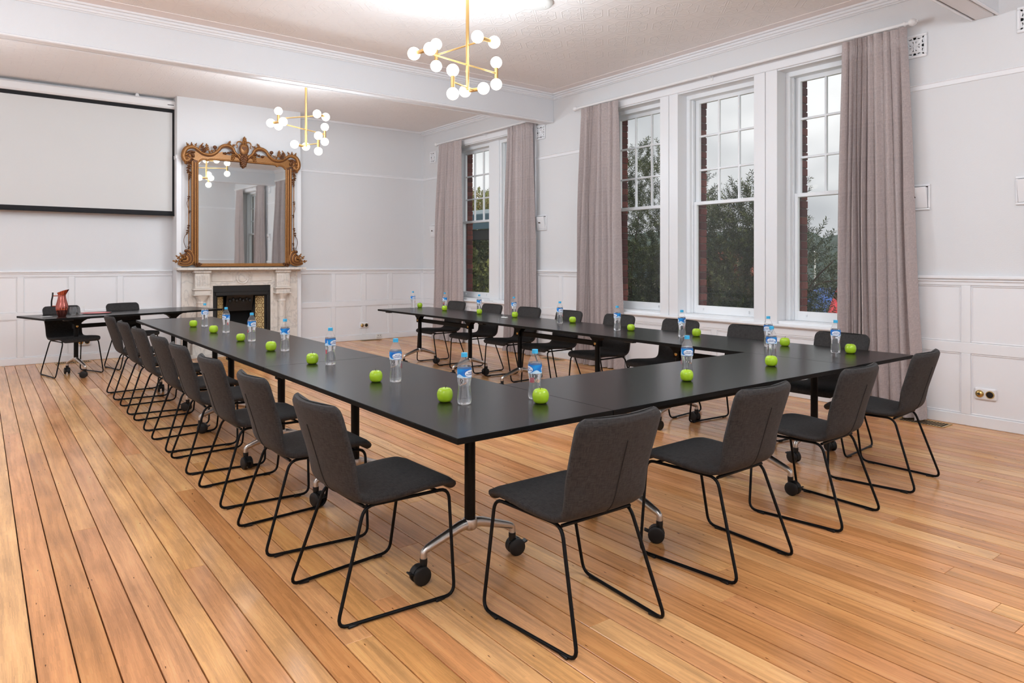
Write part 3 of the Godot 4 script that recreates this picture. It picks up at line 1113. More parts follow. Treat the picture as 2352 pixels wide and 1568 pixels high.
# ---------------------------------------------------------------- curtains
func make_curtain(label: String, zt0: float, zt1: float, zb0: float, zb1: float, sd: int, folds: int) -> void:
	var t := thing("curtain", label, "curtain", Vector3(6.53, 0, (zb0 + zb1) / 2), 0.0, "mauve linen curtains")
	var zm := (zb0 + zb1) / 2
	var r := RandomNumberGenerator.new()
	r.seed = sd
	# uneven fold positions
	var cuts := [0.0]
	for i in folds:
		cuts.push_back(cuts[i] + r.randf_range(0.55, 1.7))
	var depth := []
	for i in folds + 1:
		depth.push_back(r.randf_range(0.55, 1.2))
	var cols := folds * 10
	var lean := []
	for i in folds + 1:
		lean.push_back(r.randf_range(-0.012, 0.012))
	var make := func(y0: float, y1: float, ny: int, grow: float) -> MB:
		var front := []
		var back := []
		for j in ny + 1:
			var y := lerpf(y0, y1, float(j) / ny)
			var h := clampf(y / 3.46, 0.0, 1.0)
			var a := []
			var b := []
			for i in cols + 1:
				var f := float(i) / cols * folds
				var k := mini(int(f), folds - 1)
				var fr := f - k
				var s: float = lerpf(cuts[k], cuts[k + 1], fr) / cuts[folds]
				var wave := 2.0 * sqrt(maxf(0.0, 1.0 - (2.0 * fr - 1.0) * (2.0 * fr - 1.0))) - 1.0      # round lobes, sharp creases
				wave += 0.16 * sin(fr * TAU * 2.0 + k) * sin(h * 3.0 + k * 2.1)
				var amp: float = depth[k] * lerpf(0.062, 0.030, smoothstep(0.5, 1.0, h))
				if y > 3.33:      # gathered heading, pinched below the tape
					amp *= lerpf(0.6, 1.0, smoothstep(3.36, 3.42, y)) if y > 3.36 else lerpf(1.0, 0.6, smoothstep(3.33, 3.36, y))
				var z := lerpf(lerpf(zb0, zb1, s), lerpf(zt0, zt1, s), pow(h, 0.8)) - zm
				z += sin(fr * TAU) * 0.018 * (1.0 - 0.5 * h) + lean[k] * sin(h * 5.0 + k)
				var x := -wave * amp - 0.02 * (1.0 - h) + 0.01 * sin(h * 7.0 + k * 1.7)
				if y < 0.10:
					x -= (0.10 - y) * 0.25 * (0.6 + 0.4 * sin(k * 2.3))
				x -= grow
				a.push_back(Vector3(x, y, z))
				b.push_back(Vector3(x + 0.004 + grow * 2.0, y, z))
			front.push_back(a)
			back.push_back(b)
		var mb := MB.new()
		mb.grid(front, false, true)
		mb.grid(back, false, false)
		return mb
	part(t, "drape", make.call(0.014, 3.468, 60, 0.0), M.curtain_cloth)
	part(t, "hem", make.call(0.012, 0.115, 4, 0.0012), M.curtain_cloth)

func make_rod(label: String, z0: float, z1: float) -> void:
	var t := thing("curtain_rod", label, "curtain rod", Vector3(6.53, 3.492, (z0 + z1) / 2), 0.0, "white curtain rods")
	var h := (z1 - z0) / 2
	part(t, "pole", MB.new().tube([Vector3(0, 0, -h), Vector3(0, 0, h)], 0.0165, 14), M.rod_paint)
	for s in [-1.0, 1.0]:
		var xf := Transform3D(Basis(Vector3.RIGHT, PI / 2 * s), Vector3(0, 0, h * s))
		part(t, "finial", MB.new().lathe([Vector2(0, -0.004), Vector2(0.021, -0.004), Vector2(0.023, 0.006), Vector2(0.014, 0.014), Vector2(0.012, 0.030), Vector2(0.024, 0.040), Vector2(0.034, 0.058), Vector2(0.034, 0.074), Vector2(0.022, 0.094), Vector2(0.008, 0.100), Vector2(0.008, 0.112), Vector2(0, 0.114)], 18, xf), M.rod_paint)
	for z in [-h + 0.06, 0.0, h - 0.06]:
		part(t, "rod_bracket", MB.new().box(Vector3(0.052, -0.012, z), Vector3(0.090, 0.014, 0.018), 0.003).box(Vector3(0.094, -0.022, z), Vector3(0.008, 0.05, 0.03), 0.002), M.rod_paint)

func make_curtains() -> void:
	make_rod("long white curtain rod over the three big windows", -7.04, -2.80)
	make_rod("white curtain rod over the far pair of windows", -10.72, -8.02)
	make_rod("white curtain rod over the windows behind the camera", -1.70, 1.0)
	make_curtain("mauve curtain hanging left of the far pair of windows, nearest the corner", -10.69, -9.99, -10.86, -9.93, 3, 8)
	make_curtain("mauve curtain hanging right of the far pair of windows, under the beam", -8.66, -8.065, -8.72, -7.95, 5, 8)
	make_curtain("mauve curtain hanging left of the three big windows", -6.99, -6.32, -7.10, -6.22, 8, 9)
	make_curtain("wide mauve curtain hanging right of the three big windows, nearest the camera", -3.385, -2.80, -3.43, -2.63, 11, 10)
	make_curtain("mauve curtain by the windows behind the camera, seen in the mirror", -1.66, -1.05, -1.76, -0.95, 15, 8)
	make_curtain("mauve curtain by the rear corner behind the camera, seen in the mirror", 0.36, 0.96, 0.26, 1.05, 17, 8)


# ---------------------------------------------------------------- fireplace
func make_fireplace() -> void:
	var t := thing("fireplace", "white marble fireplace surround with black iron grate and tiled cheeks", "fireplace", Vector3(3.225, 0, -11.108))
	# local: x across, y up, z out of the chimney breast
	var half := 0.865
	for s in [-1.0, 1.0]:
		part(t, "side_slab", MB.new().span(Vector3(s * 0.44, 0, 0), Vector3(s * half, 1.262, 0.045), 0.005), M.marble)
		part(t, "plinth", MB.new().span(Vector3(s * 0.46, 0, 0.045), Vector3(s * 0.74, 0.19, 0.145), 0.006).span(Vector3(s * 0.475, 0.19, 0.045), Vector3(s * 0.725, 0.215, 0.130), 0.006), M.marble)
		# half column with base and bell capital
		part(t, "column", MB.new().lathe([Vector2(0.092, 0.215), Vector2(0.092, 0.235), Vector2(0.078, 0.25), Vector2(0.084, 0.265), Vector2(0.066, 0.285), Vector2(0.062, 0.31), Vector2(0.060, 0.76), Vector2(0.070, 0.775), Vector2(0.062, 0.79), Vector2(0.068, 0.82), Vector2(0.098, 0.875), Vector2(0.100, 0.885)], 24, Transform3D(Basis.IDENTITY, Vector3(s * 0.60, 0, 0.072))), M.marble)
		part(t, "capital", MB.new().span(Vector3(s * 0.475, 0.885, 0.045), Vector3(s * 0.725, 0.905, 0.165), 0.005).span(Vector3(s * 0.49, 0.905, 0.045), Vector3(s * 0.71, 0.965, 0.150), 0.006).span(Vector3(s * 0.472, 0.965, 0.045), Vector3(s * 0.728, 0.99, 0.170), 0.006), M.marble)
		var blk := part(t, "capital_block", MB.new().span(Vector3(s * 0.495, 0.99, 0.045), Vector3(s * 0.705, 1.215, 0.145), 0.006), M.marble)
		for k in 5:
			part(blk, "flute", MB.new().span(Vector3(s * 0.60 - 0.072 + 0.036 * k - 0.009, 1.03, 0.142), Vector3(s * 0.60 - 0.072 + 0.036 * k + 0.009, 1.18, 0.153), 0.005), M.marble)
		part(t, "top_mould", MB.new().span(Vector3(s * 0.475, 1.215, 0.03), Vector3(s * 0.725, 1.262, 0.165), 0.012), M.marble)
	var fr := part(t, "frieze", MB.new().span(Vector3(-0.50, 1.022, 0.0), Vector3(0.50, 1.262, 0.05), 0.004), M.marble)
	for s in [-1.0, 1.0]:
		part(fr, "frieze_panel", MB.new().span(Vector3(s * 0.14, 1.085, 0.046), Vector3(s * 0.45, 1.205, 0.058), 0.006), M.marble)
	var face := Basis(Vector3.RIGHT, PI / 2)
	part(fr, "roundel", MB.new().lathe([Vector2(0.098, 0.0), Vector2(0.098, 0.010), Vector2(0.090, 0.014), Vector2(0.082, 0.008), Vector2(0.066, 0.008), Vector2(0.060, 0.016), Vector2(0.050, 0.014), Vector2(0.0, 0.020)], 30, Transform3D(face, Vector3(0, 1.143, 0.048))), M.marble)
	for s in [-1.0, 1.0]:
		part(t, "inner_slip", MB.new().span(Vector3(s * 0.43, 0.0, 0.0), Vector3(s * 0.475, 1.03, 0.052), 0.004), M.marble)
	part(t, "mantelshelf", MB.new().span(Vector3(-0.955, 1.262, -0.01), Vector3(0.955, 1.300, 0.20), 0.006), M.marble)
	part(t, "bed_mould", MB.new().span(Vector3(-0.90, 1.240, 0.0), Vector3(0.90, 1.264, 0.10), 0.008), M.marble)
	part(t, "hearth", MB.new().span(Vector3(-0.95, 0.0, 0.0), Vector3(0.95, 0.018, 0.46), 0.004), M.marble)
	# iron register grate
	var g := part(t, "grate_frame", MB.new().span(Vector3(-0.43, 0.02, 0.0), Vector3(-0.375, 0.925, 0.04), 0.004).span(Vector3(0.375, 0.02, 0.0), Vector3(0.43, 0.925, 0.04), 0.004).span(Vector3(-0.43, 0.925, 0.0), Vector3(0.43, 1.02, 0.04), 0.006).span(Vector3(-0.40, 0.868, -0.02), Vector3(0.40, 0.93, 0.05), 0.010), M.iron)
	part(g, "firebox", MB.new().span(Vector3(-0.38, 0.02, -0.31), Vector3(0.38, 0.9, -0.30)).span(Vector3(-0.20, 0.02, -0.30), Vector3(0.20, 0.05, 0.02)), M.soot)
	# splayed cheeks with tiles
	for s in [-1.0, 1.0]:
		var b := Basis(Vector3.UP, -s * 0.80)
		part(g, "cheek", MB.new().box(Vector3(s * 0.29, 0.45, -0.085), Vector3(0.25, 0.84, 0.012), 0.002, b), M.iron)
		for k in 5:
			var q := MB.new()
			var c := Vector3(s * 0.29, 0.10 + 0.15 * k + 0.075, -0.085) + b * Vector3(s * 0.02, 0, 0.012)
			var x := b * Vector3(0.0735, 0, 0)
			q.box(c - b * Vector3(0, 0, 0.005), Vector3(0.148, 0.148, 0.010), 0.0015, b)
			var f := b * Vector3(0, 0, 0.0006)
			q.quad(c + f - x - Vector3(0, 0.0725, 0), c + f + x - Vector3(0, 0.0725, 0), c + f + x + Vector3(0, 0.0725, 0), c + f - x + Vector3(0, 0.0725, 0))
			part(g, "tile", q, M.tile)
	# hood with cast relief and a row of slots, and the basket bars
	part(g, "hood", MB.new().prism(PackedVector2Array([Vector2(0, 0.87), Vector2(-0.05, 0.87), Vector2(-0.16, 0.63), Vector2(-0.10, 0.62)]), -0.20, 0.20, Transform3D(Basis(Vector3(0, 0, 1), Vector3.UP, Vector3(-1, 0, 0)), Vector3(0, 0, -0.06))), M.iron)
	for k in 7:
		part(g, "hood_ornament", MB.new().lump(Vector3(-0.15 + 0.05 * k, 0.78 + 0.02 * (k % 2), -0.045 - 0.02), Vector3(0.022, 0.03, 0.012), Basis.IDENTITY, 5, 8), M.iron)
	for k in 9:
		part(g, "grate_bar", MB.new().tube([Vector3(-0.16 + 0.04 * k, 0.12, -0.03), Vector3(-0.16 + 0.04 * k, 0.26, -0.02)], 0.006, 6), M.iron)
	for y in [0.12, 0.26]:
		part(g, "grate_rail", MB.new().tube([Vector3(-0.19, y, -0.025), Vector3(0.19, y, -0.025)], 0.008, 8), M.iron)


# ---------------------------------------------------------------- mirror
func V(x: float, y: float, z := 0.03) -> Vector3:
	return Vector3(x, y, z)

func mirrored(a: Array, s: float) -> Array:
	var out := []
	for p in a:
		out.push_back(Vector3(p.x * s, p.y, p.z))
	return out

func taper(m: int, r0: float, r1: float, belly := 0.0) -> Array:
	var out := []
	for i in m:
		var f := float(i) / (m - 1)
		out.push_back(lerpf(r0, r1, f) + belly * sin(f * PI))
	return out

# a curled leaf: a midrib with lobes that get shorter towards the tip
func leaf_sprig(base: Vector3, dir: Vector3, length: float, lobes: int) -> MB:
	var mb := MB.new()
	var d := dir.normalized()
	var side := d.cross(Vector3(0, 0, 1)).normalized()
	for i in lobes:
		var f := float(i) / lobes
		for s in [-1.0, 1.0]:
			var c: Vector3 = base + d * length * f + side * s * length * 0.19 * (1.0 - f * 0.6)
			var b: Basis = Basis(side * s * 0.7 + d * 0.7, -side * s * 0.7 + d * 0.7, Vector3(0, 0, 1)).orthonormalized()
			mb.lump(c + Vector3(0, 0, 0.008), Vector3(length * 0.27 * (1.0 - f * 0.45), length * 0.135, 0.018), b, 5, 7)
	mb.lump(base + d * length * 0.85, Vector3(length * 0.14, length * 0.24, 0.016), Basis(side, d, Vector3(0, 0, 1)), 5, 7)
	mb.tube([base, base + d * length * 0.9 + Vector3(0, 0, 0.018)], [length * 0.11, length * 0.05], 6)
	return mb

func make_mirror() -> void:
	var t := thing("overmantel_mirror", "tall gilt carved overmantel mirror with scrolled crest", "mirror", Vector3(3.235, 1.314, -11.065))
	t.rotation.x = 0.008
	# glass with rounded upper corners
	var poly := PackedVector2Array([Vector2(-0.655, 0.045), Vector2(0.655, 0.045)])
	for s in [1.0, -1.0]:
		for i in 7:
			var a := PI / 2 * i / 6.0
			if s > 0:
				poly.push_back(Vector2(0.575 + 0.08 * cos(a), 1.515 + 0.08 * sin(a)))
			else:
				poly.push_back(Vector2(-0.575 - 0.08 * sin(a), 1.515 + 0.08 * cos(a)))
	part(t, "looking_glass", MB.new().prism(poly, 0.010, 0.014), M.silvering)
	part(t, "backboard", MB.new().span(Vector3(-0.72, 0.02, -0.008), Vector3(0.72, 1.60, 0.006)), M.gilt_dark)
	# mouldings: outer bead, hollow and inner bead on each side and along the foot
	for s in [-1.0, 1.0]:
		part(t, "side_moulding", MB.new().tube([V(s * 0.735, 0.03, 0.02), V(s * 0.735, 1.56, 0.02)], 0.018, 10), M.gilt)
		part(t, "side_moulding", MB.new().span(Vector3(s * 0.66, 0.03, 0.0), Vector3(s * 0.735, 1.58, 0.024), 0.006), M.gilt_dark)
		part(t, "side_moulding", MB.new().tube([V(s * 0.692, 0.03, 0.026), V(s * 0.692, 1.54, 0.026)], 0.015, 10), M.gilt)
		part(t, "inner_bead", MB.new().tube(curve([V(s * 0.662, 0.03, 0.022), V(s * 0.662, 0.8, 0.022), V(s * 0.662, 1.49, 0.022), V(s * 0.648, 1.55, 0.022), V(s * 0.600, 1.593, 0.022), V(s * 0.545, 1.597, 0.022), V(s * 0.515, 1.585, 0.024), V(s * 0.480, 1.606, 0.022), V(s * 0.30, 1.612, 0.022), V(0.0, 1.616, 0.022)], 5), 0.013, 8), M.gilt)
	part(t, "foot_moulding", MB.new().span(Vector3(-0.70, 0.0, 0.0), Vector3(0.70, 0.05, 0.03), 0.008), M.gilt)
	# carved head board
	var top := []
	for p in [[-0.74, 1.60], [-0.76, 1.66], [-0.703, 1.712], [-0.592, 1.677], [-0.517, 1.666], [-0.423, 1.683], [-0.340, 1.728], [-0.308, 1.735], [-0.30, 1.70], [-0.211, 1.69], [-0.10, 1.70], [-0.05, 1.74]]:
		top.push_back(Vector2(p[0], p[1]))
	var board := PackedVector2Array()
	for p in top:
		board.push_back(p)
	for i in range(top.size() - 1, -1, -1):
		board.push_back(Vector2(-top[i].x, top[i].y))
	for p in [[0.66, 1.56], [0.60, 1.60], [0.0, 1.62], [-0.60, 1.60], [-0.66, 1.56]]:
		board.push_back(Vector2(p[0], p[1]))
	part(t, "head_board", MB.new().prism(board, -0.006, 0.022), M.gilt)
	for s in [-1.0, 1.0]:
		# corner volute
		var c := curve(mirrored([V(-0.648, 1.721), V(-0.703, 1.760), V(-0.767, 1.764), V(-0.822, 1.734), V(-0.854, 1.672), V(-0.858, 1.603), V(-0.831, 1.557), V(-0.786, 1.575), V(-0.765, 1.621), V(-0.790, 1.653)], s), 5)
		part(t, "corner_scroll", MB.new().tube(c, taper(c.size(), 0.018, 0.014, 0.018), 9), M.gilt)
		c = curve(mirrored([V(-0.70, 1.69), V(-0.76, 1.70), V(-0.80, 1.67), V(-0.81, 1.61), V(-0.79, 1.565)], s), 5)
		part(t, "corner_scroll", MB.new().tube(c, taper(c.size(), 0.014, 0.02), 8), M.gilt_dark)
		part(t, "corner_leaf", leaf_sprig(V(-0.76 * s * -1, 1.66, 0.03), Vector3(-0.4 * -s, -1, 0), 0.16, 3), M.gilt_dark)
		part(t, "corner_leaf", leaf_sprig(V(0.80 * s, 1.64, 0.03), Vector3(0.3 * s, -1, 0), 0.13, 3), M.gilt)
		for q in [[-0.790, 1.765, -0.5], [-0.749, 1.77, 0.0], [-0.708, 1.77, 0.5]]:
			part(t, "crest_leaf", leaf_sprig(V(q[0] * -s, q[1], 0.03), Vector3(q[2] * -s, 1, 0), 0.062, 2), M.gilt)
		# S-scroll rising to the cartouche
		c = curve(mirrored([V(-0.703, 1.760), V(-0.648, 1.721), V(-0.592, 1.687), V(-0.517, 1.674), V(-0.442, 1.691), V(-0.375, 1.748), V(-0.337, 1.802), V(-0.279, 1.833), V(-0.221, 1.833), V(-0.162, 1.799), V(-0.133, 1.740), V(-0.083, 1.694), V(-0.050, 1.655)], s), 5)
		part(t, "crest_scroll", MB.new().tube(c, taper(c.size(), 0.013, 0.017, 0.009), 9), M.gilt)
		var low := []
		for p in c:
			low.push_back(p + Vector3(0, -0.024, -0.006))
		part(t, "crest_fillet", MB.new().tube(low, 0.010, 8), M.gilt_dark)
		c = curve(mirrored([V(-0.36, 1.742, 0.034), V(-0.325, 1.785, 0.034), V(-0.279, 1.808, 0.034), V(-0.225, 1.808, 0.034), V(-0.180, 1.78, 0.034), V(-0.158, 1.735, 0.034)], s), 5)
		part(t, "crest_scroll", MB.new().tube(c, 0.011, 8), M.gilt_dark)
		# leaves, bud and flowers along the crest
		part(t, "crest_leaf", MB.new().tube(curve(mirrored([V(-0.639, 1.735), V(-0.632, 1.78), V(-0.605, 1.815), V(-0.590, 1.838)], s), 4), taper(13, 0.016, 0.007), 7), M.gilt)
		part(t, "crest_leaf", leaf_sprig(V(-0.575 * -s, 1.715, 0.035), Vector3(0.45 * -s * -1, 1, 0), 0.10, 3), M.gilt_dark)
		part(t, "crest_leaf", leaf_sprig(V(-0.535 * -s, 1.745, 0.035), Vector3(0.1 * s, 1, 0), 0.085, 3), M.gilt)
		part(t, "crest_leaf", leaf_sprig(V(-0.50 * -s, 1.71, 0.03), Vector3(-s, 0.6, 0), 0.07, 2), M.gilt)
		part(t, "bud", MB.new().lump(V(0.423 * s, 1.792, 0.03), Vector3(0.030, 0.026, 0.024), Basis.IDENTITY, 8, 12, 0.06, 5).tube([V(0.423 * s, 1.77, 0.03), V(0.405 * s, 1.72, 0.03)], 0.012, 7), M.gilt_dark)
		part(t, "crest_leaf", leaf_sprig(V(0.235 * s, 1.838, 0.03), Vector3(-0.5 * s, 1, 0), 0.075, 3), M.gilt)
		part(t, "crest_leaf", leaf_sprig(V(0.19 * s, 1.828, 0.03), Vector3(-1.0 * s, 0.5, 0), 0.07, 2), M.gilt)
		for q in [[0.279, 1.712, 0.030], [0.172, 1.735, 0.036], [0.225, 1.722, 0.024], [0.113, 1.69, 0.026]]:
			part(t, "flower", MB.new().lump(V(q[0] * s, q[1], 0.036), Vector3(q[2], q[2], 0.02), Basis(Vector3.RIGHT, PI / 2), 7, 15, 0.22, 5), M.gilt_dark)
		part(t, "crest_leaf", leaf_sprig(V(0.15 * s, 1.70, 0.03), Vector3(0.25 * s, -1, 0), 0.09, 3), M.gilt)
		# ribbon loops beside the cartouche
		c = curve(mirrored([V(-0.02, 1.885), V(-0.05, 1.912), V(-0.092, 1.905), V(-0.108, 1.868), V(-0.095, 1.835), V(-0.112, 1.815)], s), 5)
		part(t, "ribbon", MB.new().tube(c, taper(c.size(), 0.012, 0.007), 7), M.gilt)
		# hanging garland: thin rod with knots of leaves
		part(t, "garland_rod", MB.new().tube([V(0.786 * s, 1.55, 0.02), V(0.784 * s, 0.25, 0.02)], 0.0075, 8), M.gilt)
		for q in [[0.773, 1.487, 0.035], [0.790, 1.421, 0.032], [0.767, 1.357, 0.030], [0.775, 1.30, 0.022], [0.785, 1.009, 0.022], [0.772, 0.801, 0.018], [0.787, 0.584, 0.022], [0.800, 0.505, 0.024], [0.775, 0.349, 0.018], [0.785, 0.271, 0.020]]:
			part(t, "garland_knot", leaf_sprig(V(q[0] * s, q[1] + q[2], 0.02), Vector3(0.2 * s, -1, 0), q[2] * 2.4, 2), M.gilt_dark)
		part(t, "tendril", MB.new().tube(curve(mirrored([V(-0.785, 0.985, 0.018), V(-0.809, 0.936, 0.018), V(-0.790, 0.86, 0.018), V(-0.775, 0.81, 0.018)], s), 4), 0.0042, 6), M.gilt_dark)
		part(t, "tendril", MB.new().tube(curve(mirrored([V(-0.803, 0.50, 0.018), V(-0.842, 0.43, 0.018), V(-0.846, 0.35, 0.018), V(-0.815, 0.27, 0.018)], s), 4), 0.0042, 6), M.gilt_dark)
		# bottom corner volutes
		# acanthus foot: nested ribs curling round one eye, with a bead at the top
		var rib := [V(-0.800, 0.250), V(-0.752, 0.222), V(-0.722, 0.150), V(-0.728, 0.072), V(-0.785, 0.026), V(-0.865, 0.022), V(-0.930, 0.034)]
		for k in 5:
			var q := []
			for p in rib:
				q.push_back(Vector3(-0.845, 0.115, 0.0) + (p - Vector3(-0.845, 0.115, p.z)) * (1.0 - 0.17 * k) + Vector3(0, 0, 0.026 + 0.006 * k))
			c = curve(mirrored(q, s), 5)
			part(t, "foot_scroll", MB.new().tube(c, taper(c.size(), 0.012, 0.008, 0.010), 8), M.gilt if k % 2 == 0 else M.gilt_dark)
		part(t, "foot_plate", MB.new().lump(V(0.805 * s, 0.11, 0.012), Vector3(0.082, 0.105, 0.02), Basis(Vector3(0, 0, 1), 0.35 * s), 8, 16), M.gilt_dark)
		part(t, "foot_bead", MB.new().lump(V(0.818 * s, 0.232, 0.03), Vector3(0.030, 0.026, 0.024), Basis.IDENTITY, 7, 12, 0.1, 5), M.gilt_dark)
		for q in [[-0.862, 0.125, -0.5, 0.9], [-0.893, 0.105, -0.9, 0.8], [-0.915, 0.07, -1.0, 0.2], [-0.80, 0.105, -0.8, 0.7]]:
			part(t, "foot_leaf", leaf_sprig(V(q[0] * -s, q[1], 0.03), Vector3(q[2] * -s, q[3], 0), 0.085, 2), M.gilt)
		part(t, "foot_leaf", leaf_sprig(V(0.69 * s, 0.022, 0.035), Vector3(-s, 0.25, 0), 0.085, 3), M.gilt_dark)
	# cartouche with a heart, its flame above and drop below
	var cart := part(t, "cartouche", MB.new().lump(V(0, 1.802, 0.028), Vector3(0.070, 0.094, 0.026), Basis.IDENTITY, 10, 20), M.gilt)
	part(cart, "cartouche_rim", MB.new().tube(range(24).map(func(i): return V(0.064 * cos(TAU * i / 24.0), 1.802 + 0.088 * sin(TAU * i / 24.0), 0.042)), 0.011, 8, false, true), M.gilt_dark)
	var heart := PackedVector2Array()
	for i in 28:
		var a := TAU * i / 28.0
		heart.push_back(Vector2(0.0024 * 16.0 * pow(sin(a), 3.0), 1.812 + 0.0024 * (13.0 * cos(a) - 5.0 * cos(2 * a) - 2.0 * cos(3 * a) - cos(4 * a))))
	part(cart, "heart", MB.new().prism(heart, 0.04, 0.060), M.gilt_dark)
	part(t, "finial_leaf", leaf_sprig(V(0.006, 1.885, 0.03), Vector3(0.03, 1, 0), 0.105, 4), M.gilt)
	part(t, "drop_leaf", leaf_sprig(V(0, 1.685, 0.034), Vector3(-0.04, -1, 0), 0.165, 5), M.gilt_dark)
	part(t, "drop_scroll", MB.new().tube(curve([V(-0.06, 1.72), V(-0.03, 1.68), V(0.0, 1.645), V(0.03, 1.68), V(0.06, 1.72)], 4), 0.014, 8), M.gilt)


# ---------------------------------------------------------------- projector screen
func make_screen() -> void:
	var t := thing("projector_screen", "pull-down white projector screen with black border above the presenter's table", "screen", Vector3(0.965, 2.085, -11.30))
	var hw := 1.372
	part(t, "sheet", MB.new().span(Vector3(-hw + 0.055, 0.05, -0.0015), Vector3(hw - 0.055, 1.515, 0.0)), M.screen_cloth)
	for s in [-1.0, 1.0]:
		part(t, "border", MB.new().span(Vector3(s * (hw - 0.056), 0.0, -0.002), Vector3(s * hw, 1.60, 0.0006)), M.screen_black)
	part(t, "border", MB.new().span(Vector3(-hw, 1.513, -0.002), Vector3(hw, 1.60, 0.0008)), M.screen_black)
	part(t, "border", MB.new().span(Vector3(-hw, 0.0, -0.002), Vector3(hw, 0.052, 0.0008)), M.screen_black)
	part(t, "bottom_bar", MB.new().span(Vector3(-hw - 0.01, -0.018, -0.012), Vector3(hw + 0.01, 0.004, 0.012), 0.005), M.screen_black)
	var c := part(t, "case", MB.new().span(Vector3(-hw - 0.06, 1.565, -0.075), Vector3(hw + 0.035, 1.690, 0.055), 0.022), M.screen_case)
	part(c, "end_cap", MB.new().span(Vector3(hw + 0.033, 1.560, -0.08), Vector3(hw + 0.050, 1.694, 0.060), 0.02), M.screen_case)
	part(c, "maker_plate", MB.new().span(Vector3(hw - 0.13, 1.612, 0.0545), Vector3(hw - 0.045, 1.622, 0.0562)), M.screen_black)
	for x in [-1.0, 0.85]:
		part(t, "ceiling_bracket", MB.new().box(Vector3(x, 1.70, -0.01), Vector3(0.05, 0.03, 0.05), 0.004).box(Vector3(x, 1.722, -0.06), Vector3(0.04, 0.02, 0.16), 0.004), M.screen_case)


# ---------------------------------------------------------------- chandeliers
# arms: [height, azimuth, long side, short side, pair on the long side stands upright]
func make_chandelier(label: String, at: Vector3, az: Array, energy: float) -> void:
	var t := thing("chandelier", label, "chandelier", Vector3(at.x, CEIL, at.z), 0.0, "brass globe chandeliers")
	var down := func(y: float) -> float: return y - CEIL
	part(t, "canopy", MB.new().lathe([Vector2(0, -0.03), Vector2(0.02, -0.03), Vector2(0.06, -0.018), Vector2(0.062, 0.0)], 24), M.brass)
	part(t, "stem", MB.new().tube([Vector3(0, down.call(2.845), 0), Vector3(0, -0.02, 0)], 0.0145, 14), M.brass)
	for y in [3.0, 3.225]:
		part(t, "collar", MB.new().tube([Vector3(0, down.call(y - 0.012), 0), Vector3(0, down.call(y + 0.012), 0)], 0.017, 14), M.brass)
	var ball := MB.new().lump(Vector3.ZERO, Vector3.ONE * 0.0515, Basis.IDENTITY, 14, 24).mesh()
	var arms := [[3.224, az[0], 0.41, 0.225, true], [3.058, az[1], 0.51, 0.36, false], [2.866, az[2], 0.21, 0.10, true]]
	for a in arms:
		var y: float = down.call(a[0])
		var d := Vector3(cos(a[1]), 0, sin(a[1]))
		var e0: Vector3 = d * a[2] + Vector3(0, y, 0)
		var e1: Vector3 = -d * a[3] + Vector3(0, y, 0)
		part(t, "arm", MB.new().tube([e0, e1], 0.0075, 10), M.brass)
		for k in 2:
			var e: Vector3 = e0 if k == 0 else e1
			var upright: bool = a[4] == (k == 0)
			var axis := Vector3.UP if upright else d.cross(Vector3.UP).normalized()
			part(t, "holder", MB.new().tube([e - axis * 0.052, e + axis * 0.052], 0.0165, 12), M.brass)
			for s in [-1.0, 1.0]:
				var b := part(t, "bulb", ball, M.bulb_glow)
				b.position = e + axis * 0.097 * s
				var l := OmniLight3D.new()
				l.light_color = Color(0.90, 0.957, 1.0)
				l.light_energy = energy
				l.light_size = 0.05
				l.omni_range = 20.0
				l.omni_attenuation = 2.0
				l.shadow_enabled = true
				put(b, l, "bulb_light")


# ---------------------------------------------------------------- things on the tables
# letters bent round a cylinder of radius r
func bent_text(s: String, size: float, r: float, y: float, turn: float) -> ArrayMesh:
	var tm := TextMesh.new()
	var f := SystemFont.new()
	f.font_names = PackedStringArray(["Droid Sans"])
	f.font_weight = 700
	tm.font = f
	tm.text = s
	tm.font_size = 32
	tm.pixel_size = size / 32.0
	tm.depth = 0.0002
	tm.curve_step = 2.0
	var arr := tm.get_mesh_arrays()
	var v: PackedVector3Array = arr[Mesh.ARRAY_VERTEX]
	var n: PackedVector3Array = arr[Mesh.ARRAY_NORMAL]
	for i in v.size():
		var a := v[i].x / r + turn
		var rr := r + v[i].z
		n[i] = Vector3(n[i].x * cos(a) + n[i].z * sin(a), n[i].y, n[i].z * cos(a) - n[i].x * sin(a))
		v[i] = Vector3(sin(a) * rr, v[i].y + y, cos(a) * rr)
	arr[Mesh.ARRAY_VERTEX] = v
	arr[Mesh.ARRAY_NORMAL] = n
	var m := ArrayMesh.new()
	m.add_surface_from_arrays(Mesh.PRIMITIVE_TRIANGLES, arr)
	return m

